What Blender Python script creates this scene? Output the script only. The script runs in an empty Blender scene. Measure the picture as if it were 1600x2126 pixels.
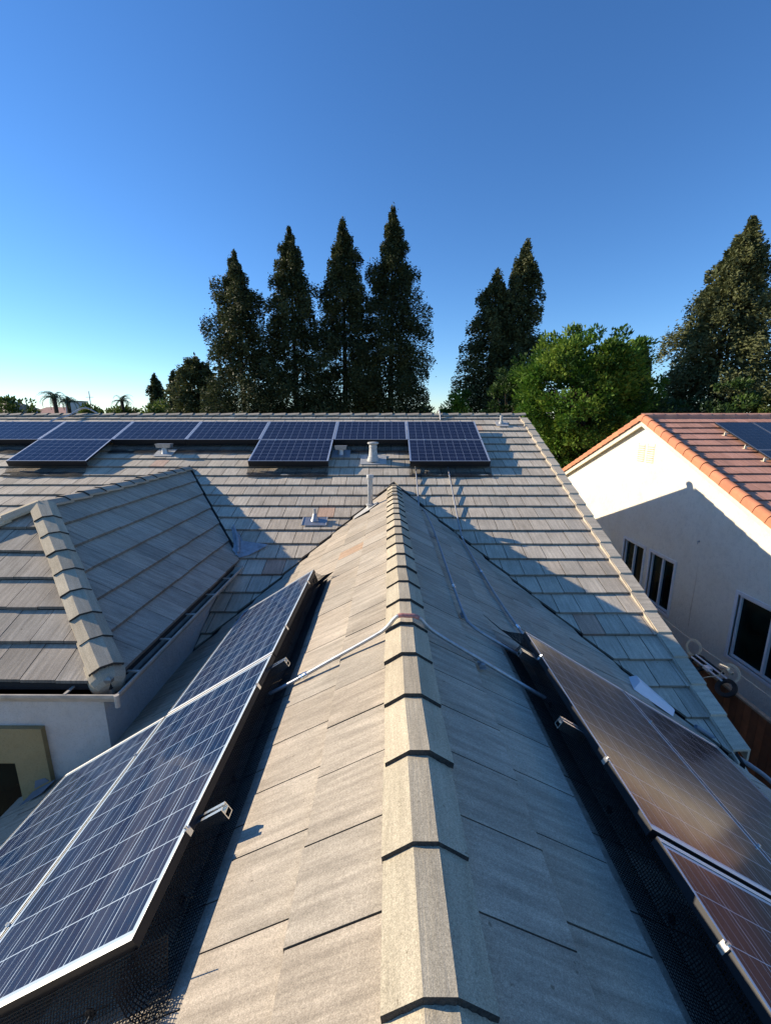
import bpy, bmesh, math, random
import numpy as np
from mathutils import Vector, Matrix

# ------------------------------------------------------------------ camera, sky, sun, exposure
random.seed(7)
C = bpy.context.scene.collection
scn = bpy.context.scene
cam_d = bpy.data.cameras.new('camera'); cam = bpy.data.objects.new('camera', cam_d); C.objects.link(cam)
cam.location = (0, 0, 0)
PITCH = math.atan(195/880.0); YAW = math.atan(5/880.0)
cam.rotation_euler = (math.pi/2 - PITCH, 0, YAW)
cam_d.sensor_fit = 'HORIZONTAL'; cam_d.sensor_width = 36; cam_d.lens = 36*880/1600.0
cam_d.clip_start = 0.05; cam_d.clip_end = 3000
scn.camera = cam

SUN = Vector((-0.900, 0.215, 0.385)).normalized()       # towards the sun
el = math.asin(SUN.z); az = math.atan2(SUN.x, SUN.y)    # az measured from +Y towards +X
world = bpy.data.worlds.new('World'); scn.world = world; world.use_nodes = True
wn = world.node_tree; bg = wn.nodes['Background']
sky = wn.nodes.new('ShaderNodeTexSky'); sky.sky_type = 'NISHITA'; sky.sun_disc = False
sky.sun_elevation = el; sky.sun_rotation = az
sky.air_density = 1.0; sky.dust_density = 0.0; sky.ozone_density = 6.0; sky.altitude = 0
hs = wn.nodes.new('ShaderNodeHueSaturation'); hs.inputs['Saturation'].default_value = 1.10; hs.inputs['Hue'].default_value = 0.504   # the camera's colour rendering
wn.links.new(sky.outputs[0], hs.inputs['Color']); wn.links.new(hs.outputs[0], bg.inputs[0]); bg.inputs[1].default_value = 0.133
sl = bpy.data.lights.new('sun', 'SUN'); sl.energy = 5.0; sl.angle = math.radians(0.5); sl.color = (1.0, 0.86, 0.66)
so = bpy.data.objects.new('sun', sl); C.objects.link(so)
so.rotation_euler = SUN.to_track_quat('Z', 'Y').to_euler(); so.location = SUN*60
scn.view_settings.view_transform = 'Standard'; scn.view_settings.look = 'None'
scn.view_settings.gamma = 1; scn.view_settings.use_curve_mapping = False
scn.view_settings.exposure = 0.55

# ------------------------------------------------------------------ helpers
def tag(o, label=None, cat=None, group=None, kind=None):
    if label: o['label'] = label
    if cat: o['category'] = cat
    if group: o['group'] = group
    if kind: o['kind'] = kind
    return o
def empty(name, loc, label, cat, group=None, mat=None):
    o = bpy.data.objects.new(name, None); C.objects.link(o)
    o.empty_display_size = 0.2
    if mat is not None: o.matrix_world = mat
    else: o.location = loc
    return tag(o, label, cat, group)

class MB:
    """collects polygons; every polygon may carry a tint, a material slot and uv"""
    def __init__(s): s.v=[]; s.f=[]; s.t=[]; s.m=[]; s.uv=[]
    def poly(s, pts, tint=(1,1,1), m=0, uv=None):
        i=len(s.v); s.v.extend([tuple(p) for p in pts]); s.f.append(tuple(range(i,i+len(pts))))
        s.t.append(tint); s.m.append(m); s.uv.append(uv if uv else [(0,0)]*len(pts))
    def prism(s, top, bot, tint=(1,1,1), m=0, uv=None, mside=None, tside=None):
        n=len(top); ms = m if mside is None else mside; ts = tint if tside is None else tside
        s.poly(top,tint,m,uv); s.poly(bot[::-1],ts,ms,uv[::-1] if uv else None)
        for i in range(n):
            j=(i+1)%n
            u=[uv[i],uv[i],uv[j],uv[j]] if uv else None
            s.poly([top[i],bot[i],bot[j],top[j]],ts,ms,u)
    def box(s, a, b, m=0, tint=(1,1,1), M=None, bev=0):
        x0,y0,z0=a; x1,y1,z1=b
        P=[Vector(p) for p in ((x0,y0,z0),(x1,y0,z0),(x1,y1,z0),(x0,y1,z0),(x0,y0,z1),(x1,y0,z1),(x1,y1,z1),(x0,y1,z1))]
        if M is not None: P=[M@p for p in P]
        for q in ((0,3,2,1),(4,5,6,7),(0,1,5,4),(1,2,6,5),(2,3,7,6),(3,0,4,7)):
            s.poly([P[k] for k in q],tint,m)
    def tube(s, pts, r, n=8, m=0, cap=True, tint=(1,1,1)):
        pts=[Vector(p) for p in pts]; rr = r if isinstance(r,(list,tuple)) else [r]*len(pts)
        rings=[]; up=None
        for i,p in enumerate(pts):
            d=(pts[min(i+1,len(pts)-1)]-pts[max(i-1,0)])
            if d.length<1e-9: d=Vector((0,0,1))
            d.normalize()
            if up is None:
                up=Vector((0,0,1)) if abs(d.z)<0.9 else Vector((1,0,0))
            a=d.cross(up).normalized(); b=a.cross(d).normalized(); up=b
            rings.append([p+(a*math.cos(2*math.pi*k/n)+b*math.sin(2*math.pi*k/n))*rr[i] for k in range(n)])
        for i in range(len(rings)-1):
            for k in range(n):
                s.poly([rings[i][k],rings[i][(k+1)%n],rings[i+1][(k+1)%n],rings[i+1][k]],tint,m)
        if cap: s.poly(rings[0][::-1],tint,m); s.poly(rings[-1],tint,m)
    def lathe(s, o, prof, n=20, m=0, axis=None):
        o=Vector(o); R=Matrix.Identity(3)
        if axis is not None: R=Vector(axis).normalized().to_track_quat('Z','Y').to_matrix()
        rings=[[o+R@Vector((r*math.cos(2*math.pi*k/n), r*math.sin(2*math.pi*k/n), z)) for k in range(n)] for r,z in prof]
        for i in range(len(rings)-1):
            for k in range(n): s.poly([rings[i][k],rings[i][(k+1)%n],rings[i+1][(k+1)%n],rings[i+1][k]],m=m)
        s.poly(rings[0][::-1],m=m); s.poly(rings[-1],m=m)
    def build(s, name, mats, parent=None, smooth=False, merge=False):
        if not isinstance(mats,(list,tuple)): mats=[mats]
        me=bpy.data.meshes.new(name); me.from_pydata(s.v,[],s.f)
        for mt in mats: me.materials.append(mt)
        me.polygons.foreach_set('material_index', s.m)
        ca=me.color_attributes.new('tint','FLOAT_COLOR','CORNER'); uvl=me.uv_layers.new(name='UVMap')
        cols=[]; uvs=[]
        for t,u in zip(s.t,s.uv):
            for q in u: cols.extend((t[0],t[1],t[2],1)); uvs.extend(q)
        ca.data.foreach_set('color',cols); uvl.data.foreach_set('uv',uvs)
        if smooth:
            bm=bmesh.new(); bm.from_mesh(me); bmesh.ops.remove_doubles(bm,verts=bm.verts,dist=1e-5); bm.to_mesh(me); bm.free()
            me.polygons.foreach_set('use_smooth',[True]*len(me.polygons))
            try: me.set_sharp_from_angle(angle=math.radians(40))
            except Exception: pass
        me.update()
        o=bpy.data.objects.new(name,me); C.objects.link(o)
        if parent: o.parent=parent
        return o

def part_world(o, parent):
    """parent o (given in world coordinates) under a thing that sits anywhere"""
    o.parent=parent; o.matrix_parent_inverse = parent_mat(parent).inverted(); return o
def parent_mat(p):
    m = p.matrix_basis.copy()
    if p.parent: m = parent_mat(p.parent) @ p.matrix_parent_inverse @ m
    return m
def smooth_path(pts, sub=6):
    pts=[Vector(p) for p in pts]; out=[]
    for i in range(len(pts)-1):
        p0=pts[max(i-1,0)]; p1=pts[i]; p2=pts[i+1]; p3=pts[min(i+2,len(pts)-1)]
        for k in range(sub):
            t=k/sub
            out.append(0.5*((2*p1)+(p2-p0)*t+(2*p0-5*p1+4*p2-p3)*t*t+(3*p1-p0-3*p2+p3)*t**3))
    out.append(pts[-1]); return out

# ------------------------------------------------------------------ materials
def newmat(name):
    m=bpy.data.materials.new(name); m.use_nodes=True; nt=m.node_tree
    return m, nt, nt.nodes['Principled BSDF']
def N(nt,t,**k):
    n=nt.nodes.new(t)
    for a,b in k.items(): setattr(n,a,b)
    return n
def mixc(nt,fac,a,b,blend='MIX'):
    n=N(nt,'ShaderNodeMix',data_type='RGBA',blend_type=blend)
    for i,v in ((0,fac),(6,a),(7,b)):
        if hasattr(v,'links') or hasattr(v,'is_linked'): nt.links.new(v,n.inputs[i])
        else: n.inputs[i].default_value = v if i==0 else (*v,1) if len(v)==3 else v
    return n.outputs[2]
def math_(nt,op,a,b=0.0):
    n=N(nt,'ShaderNodeMath',operation=op)
    for i,v in ((0,a),(1,b)):
        if hasattr(v,'is_linked'): nt.links.new(v,n.inputs[i])
        else: n.inputs[i].default_value=v
    return n.outputs[0]
def noise(nt,vec,scale,detail=4,rough=0.6,dim='3D'):
    n=N(nt,'ShaderNodeTexNoise'); n.inputs['Scale'].default_value=scale; n.inputs['Detail'].default_value=detail
    n.inputs['Roughness'].default_value=rough
    if vec is not None: nt.links.new(vec,n.inputs['Vector'])
    return n.outputs['Fac']
def ramp(nt,fac,stops):
    n=N(nt,'ShaderNodeValToRGB'); nt.links.new(fac,n.inputs[0]); e=n.color_ramp.elements
    e[0].position,e[0].color=stops[0][0],(*stops[0][1],1); e[1].position,e[1].color=stops[-1][0],(*stops[-1][1],1)
    for p,c in stops[1:-1]:
        q=e.new(p); q.color=(*c,1)
    return n.outputs[0]
def bump(nt,bs,h,strength,dist):
    b=N(nt,'ShaderNodeBump'); b.inputs['Strength'].default_value=strength; b.inputs['Distance'].default_value=dist
    nt.links.new(h,b.inputs['Height']); nt.links.new(b.outputs[0],bs.inputs['Normal'])
def plain(name,col,rough=0.6,metal=0.0,var=0.15,scale=20,bmp=0.0,spec=0.5):
    m,nt,bs=newmat(name); tc=N(nt,'ShaderNodeTexCoord')
    f=noise(nt,tc.outputs['Object'],scale,5)
    c=ramp(nt,f,[(0.3,tuple(x*(1-var) for x in col)),(0.7,tuple(min(1,x*(1+var)) for x in col))])
    nt.links.new(c,bs.inputs['Base Color']); bs.inputs['Roughness'].default_value=rough; bs.inputs['Metallic'].default_value=metal
    bs.inputs['Specular IOR Level'].default_value=spec
    if bmp: bump(nt,bs,f,bmp,0.01)
    return m
def tile_mat(name,ca,cb,grain=0.36,streak=0.19,mottle=0.14):
    m,nt,bs=newmat(name)
    at=N(nt,'ShaderNodeAttribute',attribute_name='tint'); uv=N(nt,'ShaderNodeUVMap'); tc=N(nt,'ShaderNodeTexCoord')
    mp=N(nt,'ShaderNodeMapping'); mp.inputs['Scale'].default_value=(2.2,26,1); nt.links.new(uv.outputs[0],mp.inputs[0])
    st=noise(nt,mp.outputs[0],1.0,6,0.65)
    g=noise(nt,tc.outputs['Object'],330,2,0.8)
    g2=noise(nt,tc.outputs['Object'],110,3,0.7)
    lo=noise(nt,tc.outputs['Object'],2.6,6,0.65)
    base=mixc(nt,st,ca,cb)
    def mul(c,fac,amt,lo_=0.3,hi_=0.7):
        r=N(nt,'ShaderNodeMapRange'); nt.links.new(fac,r.inputs[0]); r.inputs[1].default_value=lo_; r.inputs[2].default_value=hi_
        r.inputs[3].default_value=1-amt; r.inputs[4].default_value=1+amt
        vm=N(nt,'ShaderNodeVectorMath',operation='SCALE'); nt.links.new(c,vm.inputs[0]); nt.links.new(r.outputs[0],vm.inputs['Scale']); return vm.outputs[0]
    c=mul(base,st,streak,0.34,0.66); c=mul(c,g,grain); c=mul(c,g2,grain*0.45); c=mul(c,lo,mottle)
    # sparse dark lichen specks
    sp=noise(nt,tc.outputs['Object'],34,2,0.5)
    spm=ramp(nt,sp,[(0.73,(1,1,1)),(0.78,(0.55,0.53,0.5))])
    c=mixc(nt,1.0,c,spm,'MULTIPLY')
    c=mixc(nt,1.0,c,at.outputs['Color'],'MULTIPLY')
    nt.links.new(c,bs.inputs['Base Color']); bs.inputs['Roughness'].default_value=0.92; bs.inputs['Specular IOR Level'].default_value=0.25
    h=math_(nt,'ADD',math_(nt,'MULTIPLY',g,0.35),math_(nt,'MULTIPLY',st,1.2))
    bump(nt,bs,h,0.35,0.006)
    return m
def stucco(name,col,stain=(0.7,0.62,0.5),scale=60,st=0.35,bm=0.6):
    m,nt,bs=newmat(name); tc=N(nt,'ShaderNodeTexCoord')
    v=N(nt,'ShaderNodeTexVoronoi'); v.inputs['Scale'].default_value=scale; nt.links.new(tc.outputs['Object'],v.inputs['Vector'])
    n1=noise(nt,tc.outputs['Object'],scale*0.9,6,0.7); n2=noise(nt,tc.outputs['Object'],1.6,8,0.7); n3=noise(nt,tc.outputs['Object'],scale*0.35,4,0.6)
    f=ramp(nt,n2,[(0.45,(0,0,0)),(0.72,(st,st,st))])
    c=mixc(nt,f,col,tuple(a*b for a,b in zip(col,stain)))
    c=mixc(nt,ramp(nt,n3,[(0.3,(0.25,)*3),(0.5,(0,0,0))]),c,tuple(x*0.6 for x in col))
    sp=noise(nt,tc.outputs['Object'],scale*2.2,3,0.7); c=mixc(nt,ramp(nt,sp,[(0.33,(0.55,)*3),(0.46,(0,0,0))]),c,tuple(x*0.62 for x in col))
    nt.links.new(c,bs.inputs['Base Color']); bs.inputs['Roughness'].default_value=0.95; bs.inputs['Specular IOR Level'].default_value=0.2
    bump(nt,bs,math_(nt,'ADD',n1,math_(nt,'MULTIPLY',n3,1.4)),bm,0.012); return m

T_GREY=tile_mat('concrete_tile_grey',(0.355,0.304,0.236),(0.455,0.394,0.308))
T_MAIN=tile_mat('concrete_tile_main',(0.48,0.412,0.315),(0.585,0.508,0.392),streak=0.15)  # same tile as the grey one, lightened to stand for stronger sunlight
T_CAP=tile_mat('concrete_cap_tan',(0.44,0.375,0.265),(0.51,0.44,0.315),streak=0.10,mottle=0.12)
T_RED=tile_mat('clay_tile_red',(0.52,0.25,0.17),(0.62,0.33,0.235),grain=0.12)
T_ORG=tile_mat('clay_rake_orange',(0.52,0.19,0.10),(0.58,0.25,0.14),grain=0.1,streak=0.15)
DECK=plain('roof_underlay',(0.025,0.024,0.023),0.95)
MORTAR=plain('cap_mortar_dark',(0.045,0.042,0.036),0.95,var=0.5,scale=90,bmp=0.6)
STUCCO_N=stucco('stucco_cream',(0.84,0.775,0.64),stain=(0.84,0.74,0.60),scale=26)
STUCCO_W=stucco('stucco_white',(0.62,0.60,0.56),scale=38,bm=0.9)
STUCCO_T=stucco('stucco_tan',(0.36,0.29,0.15),scale=38)
ALU=plain('aluminium_bright',(0.85,0.85,0.84),0.24,1.0,0.08,40)
ALUF=plain('aluminium_frame',(0.82,0.82,0.80),0.42,0.7,0.06,40)
GALV=plain('galvanised_steel',(0.40,0.41,0.42),0.48,0.75,0.2,25)
GALVD=plain('flashing_metal',(0.34,0.36,0.38),0.65,0.2,0.3,12,0.2)
WPAINT=plain('painted_vent_white',(0.44,0.43,0.40),0.6,0.0,0.25,30)
BLACKM=plain('black_metal_and_frame_shade',(0.018,0.018,0.020),0.45,0.3,0.2,30)
WIRE=plain('black_wire',(0.012,0.012,0.013),0.6,0.0,0.2,30,spec=0.3)
GUTTER=plain('gutter_tan',(0.47,0.42,0.35),0.5,0.0,0.2,10)
GUTIN=plain('gutter_inside',(0.10,0.085,0.07),0.8,0.0,0.4,12)
FRAMEW=plain('window_frame_white',(0.74,0.74,0.74),0.5,0.0,0.05,10)
TRIM=plain('fascia_cream',(0.72,0.65,0.50),0.7,0.0,0.1,8)
WOOD=plain('redwood',(0.15,0.055,0.022),0.85,0.0,0.3,5)
WOODG=plain('weathered_wood_and_slat_shade',(0.24,0.20,0.15),0.9,0.0,0.3,20)
REDT=plain('red_tape',(0.46,0.19,0.16),0.6,0.0,0.3,60)
PLASTW=plain('white_plastic',(0.72,0.74,0.76),0.45,0.0,0.06,10)
PLASTC=plain('cream_plastic',(0.62,0.56,0.42),0.5,0.0,0.15,30)
BLUEC=plain('blue_grey_hose',(0.15,0.19,0.24),0.5,0.0,0.1,10)
RUBBER=plain('black_rubber',(0.015,0.015,0.015),0.7)
BARK=plain('bark',(0.045,0.032,0.022),0.95,0.0,0.4,6,0.6)
def glass_dark():
    m,nt,bs=newmat('window_glass'); bs.inputs['Base Color'].default_value=(0.006,0.009,0.009,1); bs.inputs['Roughness'].default_value=0.06
    tc=N(nt,'ShaderNodeTexCoord'); f=noise(nt,tc.outputs['Object'],1.2,2)
    c=ramp(nt,f,[(0.35,(0.003,0.004,0.004)),(0.7,(0.010,0.026,0.020))]); nt.links.new(c,bs.inputs['Base Color'])
    bs.inputs['Specular IOR Level'].default_value=0.10; return m
GLASS=glass_dark()
def cell_mat(name,ca,cb,line,bus=3,nx=10,ny=6,px=0.163,py=0.1575,ox=0.06,oy=0.02,rough=0.07,lw=0.0021,bw=0.0011,coat=1.0):
    """photovoltaic laminate; object x runs along the long side, y along the short side"""
    m,nt,bs=newmat(name); tc=N(nt,'ShaderNodeTexCoord'); sx=N(nt,'ShaderNodeSeparateXYZ'); nt.links.new(tc.outputs['Object'],sx.inputs[0])
    def line_mask(c,off,pitch,w):
        a=math_(nt,'DIVIDE',math_(nt,'SUBTRACT',c,off),pitch); fr=math_(nt,'FRACT',a)
        d=math_(nt,'MULTIPLY',math_(nt,'MINIMUM',fr,math_(nt,'SUBTRACT',1.0,fr)),pitch)
        return math_(nt,'LESS_THAN',d,w), a
    mx,ax=line_mask(sx.outputs[0],ox,px,lw); my,ay=line_mask(sx.outputs[1],oy,py,lw)
    mb,_=line_mask(sx.outputs[1],oy+py/(2*bus),py/bus,bw)
    def outside(c,lo,hi): return math_(nt,'MAXIMUM',math_(nt,'LESS_THAN',c,lo),math_(nt,'GREATER_THAN',c,hi))
    edge=math_(nt,'MAXIMUM',outside(sx.outputs[0],ox,ox+nx*px),outside(sx.outputs[1],oy,oy+ny*py))
    mask=math_(nt,'MAXIMUM',math_(nt,'MAXIMUM',mx,my),edge)
    cb_=N(nt,'ShaderNodeCombineXYZ'); nt.links.new(math_(nt,'FLOOR',ax),cb_.inputs[0]); nt.links.new(math_(nt,'FLOOR',ay),cb_.inputs[1])
    oi=N(nt,'ShaderNodeObjectInfo'); nt.links.new(oi.outputs['Random'],cb_.inputs[2])
    wn_=N(nt,'ShaderNodeTexWhiteNoise'); nt.links.new(cb_.outputs[0],wn_.inputs['Vector'])
    mp=N(nt,'ShaderNodeMapping'); mp.inputs['Scale'].default_value=(30,55,1); nt.links.new(tc.outputs['Object'],mp.inputs[0])
    vo=N(nt,'ShaderNodeTexVoronoi'); vo.inputs['Scale'].default_value=1.0; nt.links.new(mp.outputs[0],vo.inputs['Vector'])
    fac=math_(nt,'ADD',math_(nt,'MULTIPLY',wn_.outputs['Value'],0.6),math_(nt,'MULTIPLY',N_sep(nt,vo.outputs['Color']),0.4))
    col=mixc(nt,fac,ca,cb); col=mixc(nt,math_(nt,'MULTIPLY',mb,0.75),col,line); col=mixc(nt,mask,col,line)
    nt.links.new(col,bs.inputs['Base Color']); bs.inputs['Roughness'].default_value=0.6
    bs.inputs['Specular IOR Level'].default_value=0.0
    bs.inputs['Coat Weight'].default_value=coat; bs.inputs['Coat Roughness'].default_value=rough; bs.inputs['Coat IOR'].default_value=1.45
    d=noise(nt,tc.outputs['Object'],6,6,0.7)
    r=N(nt,'ShaderNodeMapRange'); nt.links.new(d,r.inputs[0]); r.inputs[3].default_value=rough*0.7; r.inputs[4].default_value=rough*1.5; nt.links.new(r.outputs[0],bs.inputs['Coat Roughness'])
    return m
def N_sep(nt,c):
    s=N(nt,'ShaderNodeSeparateColor'); nt.links.new(c,s.inputs[0]); return s.outputs[0]
CELL=cell_mat('solar_cells_poly',(0.005,0.009,0.030),(0.010,0.016,0.046),(0.30,0.34,0.42),px=0.1565,py=0.157,oy=0.018,ox=0.033,coat=0.7)
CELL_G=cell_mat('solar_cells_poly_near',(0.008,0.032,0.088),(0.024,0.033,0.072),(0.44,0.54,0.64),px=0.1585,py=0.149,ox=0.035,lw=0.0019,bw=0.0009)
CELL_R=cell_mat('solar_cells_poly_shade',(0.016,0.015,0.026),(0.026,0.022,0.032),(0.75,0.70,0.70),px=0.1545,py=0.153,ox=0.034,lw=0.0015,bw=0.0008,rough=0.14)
CELL_N=cell_mat('solar_cells_black',(0.014,0.018,0.026),(0.018,0.022,0.030),(0.10,0.11,0.13),bus=1,lw=0.0015,bw=0.0,rough=0.25)

def leaf_mat(name,c1,c2,c3,trans=0.25,rough=0.6):
    m,nt,bs=newmat(name); at=N(nt,'ShaderNodeAttribute',attribute_name='tint'); tc=N(nt,'ShaderNodeTexCoord')
    s=N(nt,'ShaderNodeSeparateColor'); nt.links.new(at.outputs['Color'],s.inputs[0])
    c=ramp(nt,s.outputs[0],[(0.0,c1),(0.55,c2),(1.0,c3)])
    nt.links.new(c,bs.inputs['Base Color']); bs.inputs['Roughness'].default_value=rough; bs.inputs['Specular IOR Level'].default_value=0.25
    tr=N(nt,'ShaderNodeBsdfTranslucent'); nt.links.new(c,tr.inputs[0]); mx=N(nt,'ShaderNodeMixShader'); mx.inputs[0].default_value=trans
    nt.links.new(bs.outputs[0],mx.inputs[1]); nt.links.new(tr.outputs[0],mx.inputs[2]); nt.links.new(mx.outputs[0],nt.nodes['Material Output'].inputs[0])
    return m
L_CON=leaf_mat('redwood_needles',(0.024,0.036,0.014),(0.055,0.070,0.026),(0.125,0.135,0.050),0.2)
L_BRD=leaf_mat('broad_leaves',(0.022,0.060,0.008),(0.065,0.15,0.014),(0.19,0.27,0.035),0.30,0.65)
L_DRK=leaf_mat('dark_leaves',(0.015,0.035,0.010),(0.03,0.065,0.015),(0.06,0.11,0.02),0.2,0.5)
L_BSH=leaf_mat('bush_leaves',(0.05,0.08,0.015),(0.10,0.15,0.03),(0.18,0.22,0.05),0.3,0.5)
L_PLM=leaf_mat('palm_fronds',(0.04,0.07,0.03),(0.08,0.12,0.06),(0.15,0.19,0.10),0.2,0.5)

# ------------------------------------------------------------------ key planes (camera at the origin, metres)
GZ=-6.5
X0=0.116; HC=-1.22; ZR=-1.265; A=0.615         # near gable: ridge x, cap top, apex, pitch
B=0.425; KM=-4.736; YR=11.28; XE=3.50          # main roof: z = KM + B*y, ridge y, rake x
XW=-4.12; ZW=-1.02; YW=4.93; AW=0.60           # wing: ridge x, apex z, ridge start y, pitch
zGR=lambda x,y: ZR-A*(x-X0)
zGL=lambda x,y: ZR+A*(x-X0)
zM=lambda x,y: KM+B*y
zWR=lambda x,y: ZW-AW*(x-XW)
zWL=lambda x,y: ZW+AW*(x-XW)
zWF=lambda x,y: ZW+AW*(y-YW)

def clip(poly, hp):
    """clip 2-D polygon by half planes a x + b y <= c"""
    for (a,b,c) in hp:
        out=[]; n=len(poly)
        for i in range(n):
            p=poly[i]; q=poly[(i+1)%n]; dp=a*p[0]+b*p[1]-c; dq=a*q[0]+b*q[1]-c
            if dp<=0: out.append(p)
            if (dp<0<dq) or (dq<0<dp):
                t=dp/(dp-dq); out.append((p[0]+(q[0]-p[0])*t,p[1]+(q[1]-p[1])*t))
        poly=out
        if len(poly)<3: return []
    ar=0.5*abs(sum(poly[i][0]*poly[(i+1)%len(poly)][1]-poly[(i+1)%len(poly)][0]*poly[i][1] for i in range(len(poly))))
    return poly if ar>2e-4 else []
def tiles(mb, zf, origin, down, lip0, expo, nrow0, nrow1, v0, v1, regions, width=0.295, lift=0.030, special=(), tintvar=0.10, seed=1, stag=True, gap=0.0030, rowjit=0.0):
    """interlocking flat tiles: rows run across 'down'; the lips lie at u = lip0 + k*expo"""
    rnd=random.Random(seed); ox,oy=origin; dx,dy=down; vx,vy=-dy,dx
    for k in range(nrow0,nrow1):
        ul=lip0+k*expo; uu=ul-expo-0.012
        ph=(rnd.uniform(-0.03,0.03)+(0.5*width if (k%2 and stag) else 0))
        nv=int((v1-v0)/width)+2
        for j in range(-1,nv):
            va=v0+j*width+ph+gap; vb=va+width-2*gap
            jl=rnd.uniform(-0.004,0.004); jt=rnd.uniform(-0.002,0.002); q=1+rnd.uniform(-tintvar,tintvar)
            w=rnd.uniform(-0.02,0.02); tint=(q*(1+w),q,q*(1-w))
            if rnd.random()<0.10: tint=tuple(x*0.87 for x in tint)
            base=[(uu,va),(ul+jl,va),(ul+jl,vb),(uu,vb)]
            P=[(ox+u*dx+v*vx, oy+u*dy+v*vy) for u,v in base]
            cx=sum(p[0] for p in P)/4; cy=sum(p[1] for p in P)/4
            for (sx,sy,st) in special:
                uc=(sx-ox)*dx+(sy-oy)*dy; vc=(sx-ox)*vx+(sy-oy)*vy
                if uu<=uc<ul and va<=vc<vb: tint=st
            for reg in regions:
                pp=clip(P,reg)
                if not pp: continue
                top=[];bot=[];uv=[]
                for (x,y) in pp:
                    u=(x-ox)*dx+(y-oy)*dy; v=(x-ox)*vx+(y-oy)*vy
                    fr=(u-(ul-expo))/expo; z=zf(x,y)+0.002+lift*fr+jt
                    top.append((x,y,z)); bot.append((x,y,z-0.026)); uv.append((u*1.15+k*3.1+j*0.7,v+j*1.37))
                a=sum(top[i][0]*top[(i+1)%len(top)][1]-top[(i+1)%len(top)][0]*top[i][1] for i in range(len(top)))
                if a<0: top.reverse();bot.reverse();uv.reverse()
                mb.prism(top,bot,tint,0,uv,tside=tuple(x*0.45 for x in tint))
def deck(mb, zf, poly, off=-0.008, th=0.06, m=1):
    top=[(x,y,zf(x,y)+off) for x,y in poly]; bot=[(x,y,z-th) for x,y,z in top]
    mb.prism(top,bot,m=m)
def cap_run(mb, p0, p1, expo=0.343, half=0.122, flat=0.036, slope=0.64, lip0=0.0, lift=0.022, th=0.02, seed=3, n=None, start=None, mlip=1):
    """trapezoid ridge caps from the high/far end p1 towards the lip end p0; lips face p0"""
    rnd=random.Random(seed); p0=Vector(p0); p1=Vector(p1); L=(p1-p0).length; d=(p1-p0).normalized()
    side=Vector((d.y,-d.x,0)).normalized(); up=side.cross(d).normalized()
    if up.z<0: up=-up; side=-side
    cnt=n or int((L-lip0)/expo)+1
    for k in range(cnt):
        a=lip0+k*expo+rnd.uniform(-0.006,0.006); b=min(a+expo+0.06,L)
        if b-a<0.05: continue
        q=1+rnd.uniform(-0.10,0.08); w=rnd.uniform(-0.025,0.02); tint=(q*(1+w),q,q*(1-w)); r=rnd.uniform(-0.005,0.005); tw=rnd.uniform(-0.004,0.004); lj=rnd.uniform(-0.002,0.003)
        def ring(s_,l,t,grow=0.0):
            c=p0+d*s_+up*l; hw=half+grow
            dz=slope*(hw-flat)
            return [c+side*(hw+r)-up*(dz+t), c+side*(flat+r)-up*t, c-side*(flat-r)-up*t, c-side*(hw-r)-up*(dz+t)]
        r+=tw; lift_=lift; lift=lift+lj; A0=ring(a,lift,0,0.003); r-=2*tw; A1=ring(b,lift-(b-a)/expo*0.020,0)
        I0=ring(a,lift,th+0.006); I1=ring(b,lift-(b-a)/expo*0.020,th+0.006); r+=2*tw; I0=ring(a,lift,th+0.006); lift=lift_
        for i in range(3):
            uvq=[(a*1.1+k,i*.2),(a*1.1+k,i*.2+.1),(b*1.1+k,i*.2+.1),(b*1.1+k,i*.2)]
            mb.poly([A0[i],A0[i+1],A1[i+1],A1[i]],tint,0,uvq)
            mb.poly([I0[i],I1[i],I1[i+1],I0[i+1]],tint,0)
            ns=9; prevj=0
            for q_ in range(ns):
                f0=q_/ns; f1=(q_+1)/ns; j1=rnd.uniform(-0.001,0.005)
                pa=A0[i].lerp(A0[i+1],f0); pb=A0[i].lerp(A0[i+1],f1); ia=I0[i].lerp(I0[i+1],f0); ib=I0[i].lerp(I0[i+1],f1)
                mb.poly([pa,ia-up*prevj-d*prevj*.6,ib-up*j1-d*j1*.6,pb],tint,mlip); prevj=j1
            mb.poly([A1[i],A1[i+1],I1[i+1],I1[i]],tint,0)
        mb.poly([A0[0],A1[0],I1[0],I0[0]],tint,0); mb.poly([A0[3],I0[3],I1[3],A1[3]],tint,0)
    return

# ------------------------------------------------------------------ ground
g=MB(); g.poly([(-1500,-1500,GZ),(1500,-1500,GZ),(1500,1500,GZ),(-1500,1500,GZ)])
def ground_mat():
    m,nt,bs=newmat('dry_soil_and_grass'); tc=N(nt,'ShaderNodeTexCoord'); f=noise(nt,tc.outputs['Object'],0.35,8,0.7); f2=noise(nt,tc.outputs['Object'],9,5,0.7)
    c=ramp(nt,f,[(0.35,(0.16,0.12,0.08)),(0.6,(0.10,0.11,0.045))]); c=mixc(nt,math_(nt,'MULTIPLY',f2,0.5),c,(0.06,0.05,0.03)); nt.links.new(c,bs.inputs['Base Color']); bs.inputs['Roughness'].default_value=1
    bump(nt,bs,f2,0.6,0.05); return m
tag(g.build('ground',ground_mat()),kind='structure')

# ------------------------------------------------------------------ our house
house=empty('grey_tiled_house',(0,6,GZ),'stucco house with three joined grey-brown tiled roofs filling the foreground','house')
GAPV=0.03
hp_M_ge_GR=(-A,-B,-(ZR+A*X0-KM)-GAPV)   # placeholder, rebuilt below
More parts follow.
